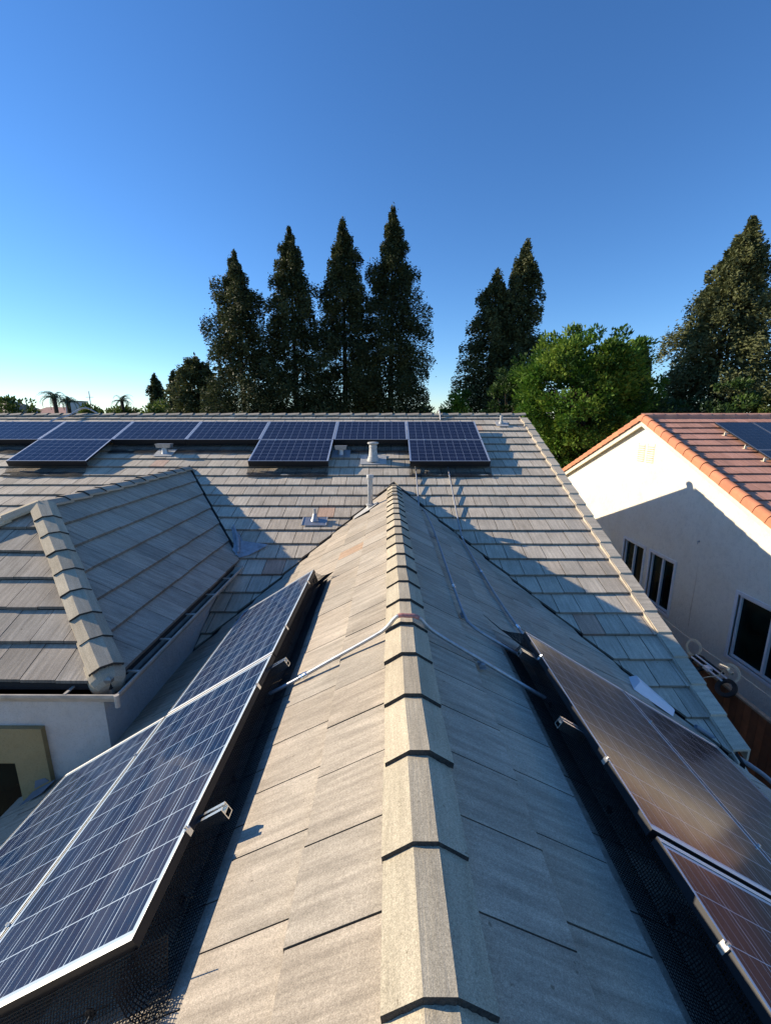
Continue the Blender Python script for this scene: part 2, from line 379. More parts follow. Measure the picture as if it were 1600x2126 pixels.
# half-planes  a x + b y <= c
def ge_plane(fa,fb,g=0.0):
    """{fa >= fb + g}; both linear in x,y -> half plane"""
    c0=fa(0,0)-fb(0,0); ca=(fa(1,0)-fb(1,0))-c0; cb=(fa(0,1)-fb(0,1))-c0
    return (-ca,-cb,c0-g)
XL=-10.2; EAVE=3.46
main_regions=[
    [ge_plane(zM,zGR,GAPV),(-1,0,-X0),(1,0,XE-0.10),(0,-1,-EAVE)],
    [ge_plane(zM,zGL,GAPV),(1,0,X0),(-1,0,2.35),(0,-1,-3.0)],
    [ge_plane(zM,zWR,GAPV),(1,0,-2.35),(-1,0,-XW)],
    [ge_plane(zM,zWL,GAPV),(1,0,XW),(-1,0,10.2)],
]
red=(1.10,0.86,0.76); dred=(0.95,0.72,0.66)
mb=MB()
nk=26
tiles(mb,zM,(0,YR),(0,-1),(YR-4.532)-0.3257*20,0.3257,0,25,-10.4,XE+0.2,main_regions,
      special=[(-1.146,7.163,red),(-1.6,5.9,dred),(2.571,4.98,dred),(-4.833,8.83,(1.12,0.9,0.84)),(2.2,10.6,(1.1,0.9,0.84))],seed=11,lift=0.034,gap=0.0045)
deck(mb,zM,[(X0,YR),(X0,8.2),(XE-0.05,EAVE+0.02),(XE-0.05,YR)])
deck(mb,zM,[(X0-0.001,YR),(XL,YR),(XL,3.3),(X0-0.001,3.3)],off=-0.010)
# far slope of the main roof
deck(mb,lambda x,y:zM(0,YR)-B*(y-YR),[(XE-0.05,YR),(XL,YR),(XL,YR+6),(XE-0.05,YR+6)],m=0)
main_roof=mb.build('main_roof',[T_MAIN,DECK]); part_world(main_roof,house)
mb=MB(); zc=zM(0,YR)+0.055
cap_run(mb,(XE+0.04,YR,zc),(XL,YR,zc),half=0.115,slope=0.50,seed=5)
part_world(mb.build('ridge_cap',[T_GREY,MORTAR]),main_roof)
# rake tiles (L-shaped, one per course) and the bright batten line inside them
mb=MB(); rnd=random.Random(9)
for k in range(0,25):
    ya=4.532+0.3257*(20-k)-0.0; yb=ya+0.345+0.02
    if yb>YR+0.1 or ya<3.3: continue
    za=zM(0,ya)+0.066; zb=zM(0,yb)+0.040
    q=1+rnd.uniform(-0.09,0.09); t=(q,q,q*0.98); xi=XE-0.125; xo=XE+0.045; jx=rnd.uniform(-0.004,0.004)
    top=[(xi,ya,za),(xo+jx,ya,za),(xo+jx,yb,zb),(xi,yb,zb)]
    mb.prism(top,[(x,y,z-0.022) for x,y,z in top],t,0,uv=[(0,k),(0.17,k),(0.17,k+.35),(0,k+.35)],tside=t)
    sd=[(xo-0.024,ya+.001,za-0.0225),(xo+jx-0.001,ya+.001,za-0.0225),(xo+jx-0.001,yb,zb-0.0225),(xo-0.024,yb,zb-0.0225)]
    mb.prism(sd,[(x,y,z-0.11) for x,y,z in sd],t,0)
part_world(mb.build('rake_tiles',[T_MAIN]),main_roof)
mb=MB()
ya,yb=EAVE,YR-0.05
for (xa,xb,z0,z1) in ((XE-0.140,XE-0.130,0.0,0.044),):
    top=[(xa,ya,zM(0,ya)+z1),(xb,ya,zM(0,ya)+z1),(xb,yb,zM(0,yb)+z1),(xa,yb,zM(0,yb)+z1)]
    mb.prism(top,[(x,y,z-(z1-z0)) for x,y,z in top])
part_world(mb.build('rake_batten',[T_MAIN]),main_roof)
mb=MB() # barge board below
top=[(XE-0.06,3.4,zM(0,3.4)-0.07),(XE-0.02,3.4,zM(0,3.4)-0.07),(XE-0.02,YR,zM(0,YR)-0.07),(XE-0.06,YR,zM(0,YR)-0.07)]
mb.prism(top,[(x,y,z-0.2) for x,y,z in top]); part_world(mb.build('fascia',[TRIM]),main_roof)

# near gable roof
mb=MB()
tiles(mb,zGR,(X0,0),(1,0),0.13,0.3015,0,12,-2.2,9.0,[[ge_plane(zGR,zM,-0.004),(-1,0,-X0-0.02),(1,0,3.72)]],seed=21,lift=0.031)
tiles(mb,zGL,(X0,0),(-1,0),0.112,0.3015,0,12,-9.0,2.2,[[ge_plane(zGL,zM,-0.004),(1,0,X0-0.02)]],seed=22,lift=0.031,
      special=[(-0.43,5.03,(1.06,0.86,0.74))])
deck(mb,zGR,[(X0,-2.2),(3.74,-2.2),(3.74,3.15),(X0,8.2)])
deck(mb,zGL,[(X0-.0005,-2.2),(X0-.0005,8.2),(-3.42,3.25),(-3.42,-2.2)],off=-0.009)
gable=mb.build('gable_roof',[T_GREY,DECK]); part_world(gable,house)
mb=MB(); cap_run(mb,(X0,0.671-3*0.343,HC-0.022),(X0,7.95,HC-0.022),half=0.128,flat=0.038,seed=8)
part_world(mb.build('ridge_cap',[T_CAP,MORTAR]),gable)

# wing roof
def hipline(x,y): return 0
EW=1.86
mb=MB(); GH=0.0
lipe=EW-0.3015*7
tiles(mb,zWR,(XW,0),(1,0),lipe,0.3015,0,8,2.8,9.0,[[ge_plane(zWR,zM,-0.004),(-1,0,-XW-0.01),(-1,-1,-(XW+YW)),(1,0,XW+EW+0.01)]],seed=31,lift=0.036)
tiles(mb,zWL,(XW,0),(-1,0),lipe,0.3015,0,8,-9.0,-2.8,[[ge_plane(zWL,zM,-0.004),(1,0,XW-0.01),(1,-1,(XW-YW)),(-1,0,-(XW-EW)+0.01)]],seed=32,lift=0.036)
tiles(mb,zWF,(0,YW),(0,-1),lipe,0.3015,0,8,-6.4,-2.0,[[(1,1,XW+YW),(-1,1,YW-XW),(0,-1,-(YW-EW)+0.01)]],seed=33,lift=0.042)
deck(mb,zWR,[(XW,YW),(XW+EW-.02,YW-EW+.02),(XW+EW-.02,6.2),(XW,8.75)])
deck(mb,zWL,[(XW-.0005,YW),(XW-.0005,8.75),(XW-EW+.02,6.2),(XW-EW+.02,YW-EW+.02)])
deck(mb,zWF,[(XW,YW-.001),(XW-EW+.02,YW-EW+.019),(XW+EW-.02,YW-EW+.019)])
wing=mb.build('wing_roof',[T_GREY,DECK]); part_world(wing,house)
mb=MB(); cap_run(mb,(XW,YW-0.03,ZW+0.045),(XW,8.7,ZW+0.045),half=0.115,slope=0.58,seed=15); part_world(mb.build('ridge_cap',[T_GREY,MORTAR]),wing)
for sx in (1,-1):
    mb=MB(); cap_run(mb,(XW+sx*(EW+0.01),YW-EW-0.01,ZW-AW*(EW+0.01)+0.075),(XW+sx*0.02,YW-0.02,ZW+0.055),half=0.125,flat=0.05,slope=0.62,expo=0.335,lift=0.034,seed=16+sx,lip0=0.12)
    # rounded starter cap at the eave
    d=Vector((sx,-1,-AW)).normalized(); c=Vector((XW+sx*(EW-0.10),YW-EW+0.10,ZW-AW*(EW-0.1)+0.062)); side=Vector((-d.y,d.x,0)).normalized()
    if side.z<0: side=-side
    up=d.cross(side).normalized(); up=up if up.z>0 else -up
    prof=[(-0.135,-0.06),(-0.10,-0.03),(-0.05,0.0),(0.05,0.0),(0.10,-0.03),(0.135,-0.06)]
    rings=[]
    for s_,sc,dr in ((-0.10,1,0),(0.03,1,0.0),(0.085,0.95,0.010),(0.125,0.82,0.032),(0.150,0.66,0.065),(0.158,0.55,0.11),(0.158,0.5,0.16)):
        rings.append([c+d*s_+side*(a*sc)+up*(b*sc-dr) for a,b in prof])
    for i in range(len(rings)-1):
        for j in range(5): mb.poly([rings[i][j],rings[i][j+1],rings[i+1][j+1],rings[i+1][j]])
    mb.poly([*rings[-1]]); mb.box((c.x-.06,c.y-.06,c.z-.16),(c.x+.06,c.y+.06,c.z-.05))
    for i in range(len(rings)-1):
        for j in (0,5): mb.poly([rings[i][j],rings[i+1][j],rings[i+1][j]-up*0.09,rings[i][j]-up*0.09])
    part_world(mb.build('hip_cap',[T_CAP,MORTAR]),wing)
# gutter: open K-profile along the front and right eaves
gz=ZW-AW*EW-0.055
def gutter_run(mb,p,q,out):
    p=Vector(p);q=Vector(q);o=Vector(out)
    prof=[(0.0,0.05),(0.0,-0.06),(0.075,-0.06),(0.115,0.0),(0.115,0.028),(0.128,0.028),(0.128,0.014),(0.121,0.012),(0.121,-0.004),(0.079,-0.066),(-0.006,-0.066),(-0.006,0.05)]
    up=Vector((0,0,1))
    # mitre at corner: stretch outward with run direction
    d=(q-p).normalized()
    for i in range(len(prof)):
        a=prof[i]; b=prof[(i+1)%len(prof)]
        m=1 if i in (1,2) else 0
        mb.poly([p+o*a[0]+up*a[1]-d*(a[0]*p_m), p+o*b[0]+up*b[1]-d*(b[0]*p_m), q+o*b[0]+up*b[1]+d*(b[0]*q_m), q+o*a[0]+up*a[1]+d*(a[0]*q_m)],m=m)
xg=XW+EW-0.03; yg=YW-EW+0.03; xgl=XW-EW+0.03
mb=MB(); p_m,q_m=0,1
gutter_run(mb,(xg,6.12,gz),(xg,yg,gz),(1,0,0))
for yy in (3.3,3.85,4.4,4.95,5.5,6.0): mb.box((xg,yy,gz+0.02),(xg+0.12,yy+0.022,gz+0.032))
part_world(mb.build('gutter',[GUTTER,GUTIN]),wing)
mb=MB(); p_m,q_m=1,1
gutter_run(mb,(xg,yg,gz),(xgl,yg,gz),(0,-1,0))
for xx in (-2.6,-3.3,-4.0,-4.7): mb.box((xx,yg-0.12,gz+0.02),(xx+0.022,yg,gz+0.032))
part_world(mb.build('gutter',[GUTTER,GUTIN]),wing)
# corner strap
mb=MB(); mb.tube([(xg+0.125,yg-0.125,gz+0.03),(xg+0.125,yg-0.125,gz-0.075)],0.02,10); part_world(mb.build('gutter_corner',[GUTTER]),wing)
# valley flashings where the wing meets the main roof
def sheet(mb,pts,th=0.004,m=0):
    n=(Vector(pts[1])-Vector(pts[0])).cross(Vector(pts[2])-Vector(pts[0])).normalized()
    if n.z<0: n=-n
    mb.prism([Vector(p) for p in pts],[Vector(p)-n*th for p in pts],m=m)
mb=MB()
e=lambda x,y,o: (x,y,zM(x,y)+o)
sheet(mb,[e(-2.62,6.86,.05),e(-2.50,6.76,.05),e(-2.24,6.40,.052),e(-2.20,6.16,.05),e(-2.34,6.20,.05)])
sheet(mb,[e(-2.45,6.72,.056),e(-2.33,6.50,.060),e(-1.90,6.43,.052),e(-1.93,6.38,.052),e(-2.12,6.20,.052),e(-2.26,6.14,.052),e(-2.42,6.30,.056)])
mb.tube([e(-2.58,6.86,.075),e(-2.40,6.52,.085),e(-2.30,6.22,.075)],[0.012,0.03,0.02],8)
part_world(mb.build('valley_flashing',[GALVD]),wing)
mb=MB(); sheet(mb,[(-2.86,3.05,-3.04),(-3.08,3.05,-3.17),(-3.10,2.93,-3.19),(-2.90,2.94,-3.07)]); sheet(mb,[(-2.92,3.055,-3.06),(-3.06,3.055,-3.14),(-3.04,3.055,-3.06),(-2.95,3.055,-3.03)])
part_world(mb.build('wall_flashing',[BLUEC]),house)

# walls
mb=MB()
wx=-2.37; wy=3.10; wt=gz+0.03; wl=XW-EW+0.15
# wing walls with a window opening in the front wall
ox0,ox1,oz0,oz1=-4.3,-3.185,-4.4,-2.885       # black window
mb.box((ox1,wy,GZ),(wx,wy+0.2,wt)); mb.box((wl,wy,GZ),(ox0,wy+0.2,wt)); mb.box((ox0,wy,oz1),(ox1,wy+0.2,wt)); mb.box((ox0,wy,GZ),(ox1,wy+0.2,oz0))
mb.box((wx-0.2,wy+0.2,GZ),(wx,6.3,wt)); mb.box((wl,wy+0.2,GZ),(wl+0.2,6.3,wt))
mb.box((wl+.2,wy+0.2,wt-0.05),(wx-.2,6.3,wt-0.002))
# walls under the main and gable roofs
mb.box((3.1,3.9,GZ),(3.3,16.5,-3.3))
pts=[(3.3,3.9,-3.3),(3.3,YR,zM(0,YR)-0.1),(3.3,16.5,zM(0,YR)-B*(16.5-YR)-0.1),(3.3,16.5,-3.3)]
mb.prism([Vector(p) for p in pts],[Vector(p)-Vector((0.2,0,0)) for p in pts])
mb.box((3.35,-2,GZ),(3.5,3.9,-3.45)); mb.box((-3.2,-2,GZ),(-3.05,wy,-3.40))
part_world(mb.build('wall',[STUCCO_W]),house)
# tan window surround
mb=MB()
tx1=-2.905; tz1=-2.545
out=[(ox0-0.28,oz0-.2),(tx1,oz0-.2),(tx1,tz1-0.06),(tx1-0.02,tz1-0.015),(tx1-0.07,tz1),(ox0-0.28,tz1)]
def ring_panel(mb,y0,y1,x0,x1,z0,z1,X0_,X1_,Z0_,Z1_,m=0):
    mb.box((X0_,y0,Z0_),(x0,y1,Z1_),m=m); mb.box((x1,y0,Z0_),(X1_,y1,Z1_),m=m); mb.box((x0,y0,z1),(x1,y1,Z1_),m=m); mb.box((x0,y0,Z0_),(x1,y1,z0),m=m)
ring_panel(mb,wy-0.045,wy-0.001,ox0,ox1,oz0,oz1,ox0-0.28,tx1,oz0-0.2,tz1)
win=mb.build('window',[STUCCO_T]); part_world(win,house)
mb=MB(); mb.box((ox0,wy+0.05,oz0),(ox1,wy+0.07,oz1)); part_world(mb.build('glass',[GLASS]),win)

# ------------------------------------------------------------------ solar panels
def make_panel(label,M,Lx,Wy,cell,group,lipx=0.022,lipy=0.009,th=0.038,clamps=True,rot=0,upc=True):
    p=empty('solar_panel',(0,0,0),label,'solar panel',group,mat=M)
    mb=MB()
    # frame bars, silver top lips; the sides' shade is painted in as black
    def bar(a,b):
        x0,y0=a; x1,y1=b
        mb.prism([(x0,y0,0),(x1,y0,0),(x1,y1,0),(x0,y1,0)],[(x0,y0,-th),(x1,y0,-th),(x1,y1,-th),(x0,y1,-th)],m=0,mside=1)
    bar((0,0),(Lx,lipy)); bar((0,Wy-lipy),(Lx,Wy)); bar((0,lipy),(lipx,Wy-lipy)); bar((Lx-lipx,lipy),(Lx,Wy-lipy))
    f=mb.build('frame',[ALUF,BLACKM],p)
    mb=MB(); mb.box((lipx,lipy,-0.012),(Lx-lipx,Wy-lipy,-0.003)); mb.build('glass',[cell],p)
    mb=MB(); mb.box((lipx+.001,lipy+.001,-0.020),(Lx-lipx-.001,Wy-lipy-.001,-0.0125)); mb.build('backsheet',[BLACKM],p)
    if clamps:
        for cx in (0.22*Lx,0.78*Lx):
            cm=MB(); cm.box((cx-0.013,Wy-0.005,-0.03),(cx+0.013,Wy+0.009,0.003)); cm.tube([(cx,Wy+0.004,0.0),(cx,Wy+0.004,0.012)],0.007,8); cm.build('clamp',[ALU],p)
    return p
def frame_matrix(o,ex,ey):
    ex=Vector(ex).normalized(); ey=Vector(ey).normalized(); ez=ex.cross(ey).normalized(); ey=ez.cross(ex).normalized()
    M=Matrix((ex,ey,ez)).transposed().to_4x4(); M.translation=Vector(o); return M
# main roof array: two rows; columns of 1.665 m
PM=0.165; Lm=1.643; x1=0.439; y1=10.42; Wm=0.992; KP=-4.500; BP=0.4245
cB=math.cos(math.atan(BP))
def main_panel(i,j,label,skirt=False):
    xl=x1+i*Lm+0.006; yt=y1-j*Wm*cB; yb=yt-(Wm-0.012)*cB
    o=(xl,yb,KP+BP*yb)
    p=make_panel(label,frame_matrix(o,(1,0,0),(0,1,BP)),Lm-0.012,Wm-0.014,CELL,'solar panels on the far main roof')
    if skirt:
        k=MB(); k.box((0.0,-0.012,-0.125),(Lm-0.012,-0.001,-0.006)); k.box((0.0,-0.0005,-0.125),(Lm-0.012,0.02,-0.118)); k.build('skirt',[BLACKM],p)  # black strip added for the shade in the gap below the panel
    return p
toplab={0:'top-row panel at the right end of the far roof array',
 -1:'top-row panel right behind the tall round vent, open roof below it',
 -2:'top-row panel directly above the middle lower panel of the far roof',
 -3:'top-row panel left of the middle two-high stack, bare roof below',
 -4:'top-row panel just right of the left two-high stack, before the box-topped vent',
 -5:'top-row panel just below the looped conduit, above the leftmost lower panel',
 -6:'top-row panel on the far roof, cut off by the left picture edge'}
for i,l in toplab.items(): main_panel(i,0,l,i in (-1,-3,-4,-6))
main_panel(0,1,'lower-row panel on the far roof, two conduits running from its bottom edge',True)
main_panel(-2,1,'lower-row panel in the middle of the far roof, left of the T-shaped vent',True)
main_panel(-5,1,'lower-row solar panel at the left of the far roof, behind the hipped wing roof',True)
# left slope array
def lz(off,x): return ZR+off+0.63*(x-X0)
def left_panel(i,j,label):
    Lp,Wp=1.667,0.952; c=math.cos(math.atan(.63)); off=0.25
    xt=-0.796-j*Wp*c; xb=xt-(Wp-0.012)*c; y0=2.658+i*Lp+0.006
    o=Vector((xb,y0+Lp-0.012,lz(off,xb)))
    # local x runs along -Y, local y up the slope
    return make_panel(label,frame_matrix(o,(0,-1,0),(1,0,.63)),Lp-0.012,Wp-0.014,CELL_G,'solar panels on the sunny left slope',lipx=0.02,lipy=0.0032)
left_panel(0,0,'partly shaded blue solar panel at the far end of the left slope array')
left_panel(-1,0,'large blue solar panel nearest the camera on the sunny left slope')
left_panel(-1,1,'blue solar panel low on the left slope, beside the white wing wall')
def rz(off,x): return ZR+off-0.627*(x-X0)
def right_panel(i,j,label):
    Lp,Wp=1.643,0.972; c=math.cos(math.atan(.627)); off=0.25
    xt=1.06+j*Wp*c; xb=xt+(Wp-0.012)*c; y0=1.383+i*Lp+0.006
    o=Vector((xb,y0,rz(off,xb)))
    return make_panel(label,frame_matrix(o,(0,1,0),(-1,0,.627)),Lp-0.030,Wp-0.014,CELL_R,'solar panels on the shaded right slope',lipx=0.02,lipy=0.0032)
right_panel(0,0,'brown-looking solar panel at the upper far end of the shaded right slope array')
right_panel(0,1,'dark outer solar panel on the right slope, next to the white vent cover')
right_panel(-1,0,'reddish reflecting solar panel on the right slope at the bottom right corner')

# mounting rails
def channel(mb,p,q,w=0.042,h=0.052,t=0.004):
    p=Vector(p);q=Vector(q);d=(q-p).normalized(); s=d.cross(Vector((0,0,1))).normalized(); u=s.cross(d).normalized()
    L=(q-p).length
    M=Matrix((d,s,u)).transposed().to_4x4(); M.translation=p
    for a,b in (((0,-w/2,0),(L,-w/2+t,h)),((0,w/2-t,0),(L,w/2,h)),((0,-w/2+t,0),(L,w/2-t,t)),((0,-w/2+t,h-t),(L,-w/2+w*.33,h)),((0,w/2-w*.33,h-t),(L,w/2-t,h)),((0,-w/2+t,h*.5),(L,w/2-t,h*.5+t))):
        mb.box(a,b,M=M)
def rail(side,y,xt,xb,label):
    mb=MB(); zf=lz if side<0 else rz
    channel(mb,(xt,y,zf(0.150,xt)),(xb,y,zf(0.150,xb)))
    root=empty('mounting_rail',(xt,y,zf(.09,xt)),label,'rail','aluminium rails under the solar arrays')
    part_world(mb.build('channel',[ALU]),root)
    mb=MB()
    for x in (xt-0.35 if side<0 else xt+0.35,):
        zz=(zGL if side<0 else zGR)(x,y)
        mb.box((x-0.03,y-0.03,zz+0.02),(x+0.03,y+0.03,zz+0.155))
    part_world(mb.build('standoff',[ALU]),root)
rail(-1,1.43,-0.645,-2.35,'aluminium rail end sticking out brightly beside the nearest left panel')
rail(-1,2.52,-0.65,-1.6,'aluminium rail end sticking out above the conduit, midway along the left array')
rail(1,1.97,0.90,2.65,'aluminium rail end sticking out over the mesh halfway along the right array')
rail(1,2.66,0.90,2.65,'aluminium rail end sticking out near the far corner of the right array')

# black wire mesh guards round the arrays
def mesh_strip(mb,path_fn,s0,s1,pitch=0.0110,r=0.0018,nacross=None,jit=0.0,seed=1):
    """path_fn(s)-> polyline across the strip at position s along it"""
    rnd=random.Random(seed)
    n=int((s1-s0)/pitch)
    def wire(a,b):
        a=Vector(a);b=Vector(b);d=(b-a)
        if d.length<1e-6: return
        d.normalize(); u=d.cross(Vector((.3,.2,1))).normalized(); w=d.cross(u)
        ra=[a+u*r,a-u*r*.5+w*r*.87,a-u*r*.5-w*r*.87]; rb=[p+(b-a) for p in ra]
        for k in range(3): mb.poly([ra[k],ra[(k+1)%3],rb[(k+1)%3],rb[k]])
    for i in range(n+1):
        P=path_fn(s0+i*pitch)
        for k in range(len(P)-1): wire(P[k],P[k+1])
    # long wires in pieces
    P0=path_fn(s0)
    piece=0.15; m=int((s1-s0)/piece)+1
    prev=None
    for i in range(m+1):
        P=path_fn(min(s0+i*piece,s1)); pts=[]
        for k in range(len(P)-1):
            a=Vector(P[k]); b=Vector(P[k+1]); L=(Vector(P0[k+1])-Vector(P0[k])).length; c=max(1,int(L/pitch))
            for q in range(c): pts.append(a+(b-a)*(q/c))
        pts.append(Vector(P[-1]))
        if prev:
            for a,b in zip(prev,pts): wire(a,b)
        prev=pts
def wav(s,a=0.010,f=5.0,ph=0): return a*(math.sin(s*f+ph)+0.6*math.sin(s*f*2.3+1.3+ph))
def guard(name_label,strips,group='black wire mesh guards round the solar arrays'):
    mb=MB()
    for (fn,a,b,kw) in strips: mesh_strip(mb,fn,a,b,**kw)
    o=mb.build('wire_mesh_guard',[WIRE]); return tag(o,name_label,'mesh guard',group)
xl=-0.796; xr=1.06
gl=lambda x,y: (x,y,zGL(x,y)+0.034); gr=lambda x,y:(x,y,zGR(x,y)+0.034)
def Lside(y): 
    w=wav(y); return [(xl+0.004,y,lz(0.211,xl)),(xl+0.035+w*.5,y,lz(0.12,xl)),gl(xl+0.065+w*.4,y),gl(-0.652+w*.3,y)]
def Rside(y):
    w=wav(y,ph=1); return [(xr-0.004,y,rz(0.211,xr)),(xr-0.035+w*.5,y,rz(0.12,xr)),gr(xr-0.065+w*.4,y),gr(0.885+w*.3,y)]
ynL=2.658-1.667
def Lfront(s):
    x=xl-s; w=wav(s,ph=2); return [(x,ynL-0.004,lz(0.211,x)),(x,ynL-0.05+w,lz(0.08,x)),(x+.01,ynL-0.10+w,zGL(x,0)+0.034),(x+.02,ynL-0.20+w,zGL(x,0)+0.034)]
yfL=2.658+1.667
def Lback(s):
    x=xl-s+0.10; w=wav(s,ph=2,a=.015); b=max(0,0.2-s)*0.9
    return [(x-0.1,yfL+0.004,lz(0.211,x-0.1)),(x-.02,yfL+0.02+w,lz(0.10,x)),(x+.02,yfL-0.02+w+b*.2,zGL(x,0)+0.06+b*.2),(x+.12,yfL-0.08+w,zGL(x+.12,0)+0.034+b*.35)]
guard('black wire mesh skirt around the left slope array, lit at its near corner',[(Lside,ynL-0.10,yfL,{}),(Lfront,-0.12,1.75,{}),(Lback,0,0.9,{})])
yfR=1.383+1.643-.02
def Rback(s):
    x=xr+s-0.12; w=wav(s,ph=1,a=.02); b=max(0,0.25-s)
    return [(x+.1,yfR+0.004,rz(0.211,x+.1)),(x+.02,yfR+0.06+w,rz(0.12,x)),(x-.04,yfR+0.10+w,zGR(x-.04,0)+0.06+b*.12),(x-.16+s*.1,yfR+0.10+w+b*.3,zGR(x-.16,0)+0.05+b*.22)]
guard('black wire mesh skirt along the shaded right array, curled at its far corner',[(Rside,-0.6,yfR,{}),(Rback,0,0.5,{})])
def front_guard(xa,xb,yb,label,seed):
    rnd=random.Random(seed)
    def fn(s):
        w=wav(s,a=.02,f=7,ph=seed); zt=KP+BP*yb-0.12
        return [(s,yb-0.010,zt),(s,yb-0.03+w,zt-0.04),(s,yb-0.07+w,zM(0,yb-.07)+0.045),(s,yb-0.22+w,zM(0,yb-.22)+0.04)]
    guard(label,[(fn,xa,xb,dict(pitch=0.020,r=0.0032))])
yb0=y1-Wm*cB; yb1=y1-2*Wm*cB
front_guard(x1,x1+Lm,yb1,'wire mesh under the right-end lower panel of the far roof array, behind the conduits',1)
front_guard(x1-Lm,x1,yb0,'wire mesh behind the tall round vent under the single-row panel',2)
front_guard(x1-2*Lm,x1-Lm,yb1,'wire mesh under the middle lower panel of the far roof array',3)
front_guard(x1-4*Lm,x1-2*Lm,yb0,'wire mesh behind the left T-vent under two single-row panels',4)
front_guard(x1-5*Lm,x1-4*Lm,yb1,'wire mesh under the leftmost lower panel of the far roof array',5)
front_guard(x1-6*Lm,x1-5*Lm,yb0,'wire mesh under the panel cut off at the left edge',6)

# mesh clips: black disc with a thin steel pin
def clip_thing(p,d,n,label):
    p=Vector(p); root=empty('mesh_clip',p,label,'clip','mesh clips along the arrays')
    mb=MB(); mb.lathe(p,[(0.017,-0.002),(0.017,0.002)],12,axis=n); part_world(mb.build('washer',[BLACKM]),root)
    mb=MB(); mb.tube([p,p+Vector(d)],0.0016,6); part_world(mb.build('pin',[ALU]),root)
for y,l in ((1.22,'steel pin clip on the left mesh nearest the camera'),(1.76,'steel pin clip on the left mesh just beyond the near rail end'),(2.30,'steel pin clip on the left mesh just before the rail near the conduit'),(3.05,'steel pin clip on the left mesh beyond the panel seam'),(3.6,'faint steel pin clip toward the far end of the left mesh')):
    clip_thing((xl+0.035,y,lz(0.09,xl)),(0.055,-0.01,0.035),(1,0,0.3),l)
clip_thing((-0.93,ynL-0.04,lz(0.10,-0.93)),(-0.05,-0.05,-0.10),(0,-1,0.2),'steel pin clip hanging on the front end mesh of the left array')
for y,l in ((2.35,'steel pin clip on the right mesh between the two rail ends'),(1.62,'steel pin clip on the right mesh below the nearer rail end'),(1.18,'steel pin clip on the right mesh beside the bottom right panel')):
    clip_thing((xr-0.035,y,rz(0.09,xr)),(-0.055,0.005,0.035),(-1,0,0.3),l)

# ------------------------------------------------------------------ conduits
def conduit(pts,label,r=0.0125,couplings=(),straps=(),tape=None,straight=False):
    P=[Vector(p) for p in pts] if straight else smooth_path(pts,6)
    root=empty('electrical_conduit',P[0],label,'conduit','metal conduits across the roof')
    mb=MB(); mb.tube(P,r,10); part_world(mb.build('pipe',[GALV],smooth=True),root)
    for c in couplings:
        i=min(range(len(P)),key=lambda k:(P[k]-Vector(c)).length); i=max(1,min(i,len(P)-2)); d=(P[i+1]-P[i-1]).normalized()
        mb=MB(); mb.tube([P[i]-d*0.03,P[i]-d*0.024,P[i]-d*0.006,P[i],P[i]+d*0.006,P[i]+d*0.024,P[i]+d*0.03],[r+.002,r+.005,r+.005,r+.0035,r+.005,r+.005,r+.002],10)
        mb.box((P[i].x-0.004,P[i].y-0.004,P[i].z+r),(P[i].x+0.004,P[i].y+0.004,P[i].z+r+0.012))
        part_world(mb.build('coupling',[ALU]),root)
    for c,zf in straps:
        i=min(range(len(P)),key=lambda k:(P[k]-Vector(c)).length); q=P[i]; zz=zf(q.x,q.y)+0.03
        mb=MB(); mb.box((q.x-0.02,q.y-0.045,zz),(q.x+0.02,q.y+0.045,zz+0.006)); mb.box((q.x-0.02,q.y-0.02,zz+0.006),(q.x+0.02,q.y+0.02,q.z-r)); mb.box((q.x-0.012,q.y-0.035,q.z-r-.001),(q.x+0.012,q.y+0.03,q.z-r+0.005))
        part_world(mb.build('strap',[GALV]),root)
    if tape:
        a,b=tape; seg=[p for p in P if a<=p.x<=b]
        mb=MB(); mb.tube(seg,r+0.0012,10); part_world(mb.build('red_tape',[REDT],smooth=True),root)
    return root
conduit([(-0.80,2.40,zGL(-0.80,0)+0.075),(-0.602,2.408,zGL(-0.602,0)+0.062),(-0.40,2.41,zGL(-.40,0)+0.062),(-0.10,2.40,zGL(-.10,0)+0.066),(-0.01,2.395,-1.265),(0.055,2.39,-1.185),(0.12,2.39,-1.178),(0.19,2.395,-1.195),(0.289,2.41,zGR(.289,0)+0.075),(0.594,2.409,zGR(.594,0)+0.065),(0.91,2.404,zGR(.91,0)+0.06),(1.08,2.404,zGR(1.08,0)+0.06)],
        'grey metal conduit crossing over the near ridge cap with red tape on top',couplings=[(-0.53,2.41,-1.6)],straps=[((0.594,2.409,-1.5),zGR)],tape=(0.06,0.19),r=0.0122)
conduit([(0.565,8.72,zM(0,8.72)+0.06),(0.565,8.5,zM(0,8.5)+0.07),(0.555,7.6,zM(0,7.6)+0.07),(0.56,7.2,zM(0,7.2)+0.08),(0.60,6.9,zGR(.60,0)+0.06),(0.64,5.8,zGR(.64,0)+0.06),(0.60,3.64,zGR(.60,0)+0.06),(0.60,3.05,zGR(.6,0)+0.06),(0.63,2.93,zGR(.63,0)+0.06),(0.75,2.89,zGR(.75,0)+0.06),(1.06,2.885,zGR(1.06,0)+0.06)],
        'metal conduit running down beside the ridge and bending right into the right array',couplings=[(0.56,7.25,-1.6),(0.61,3.75,-1.5)],straps=[((0.6,3.1,-1.5),zGR),((0.63,5.4,-1.5),zGR)])
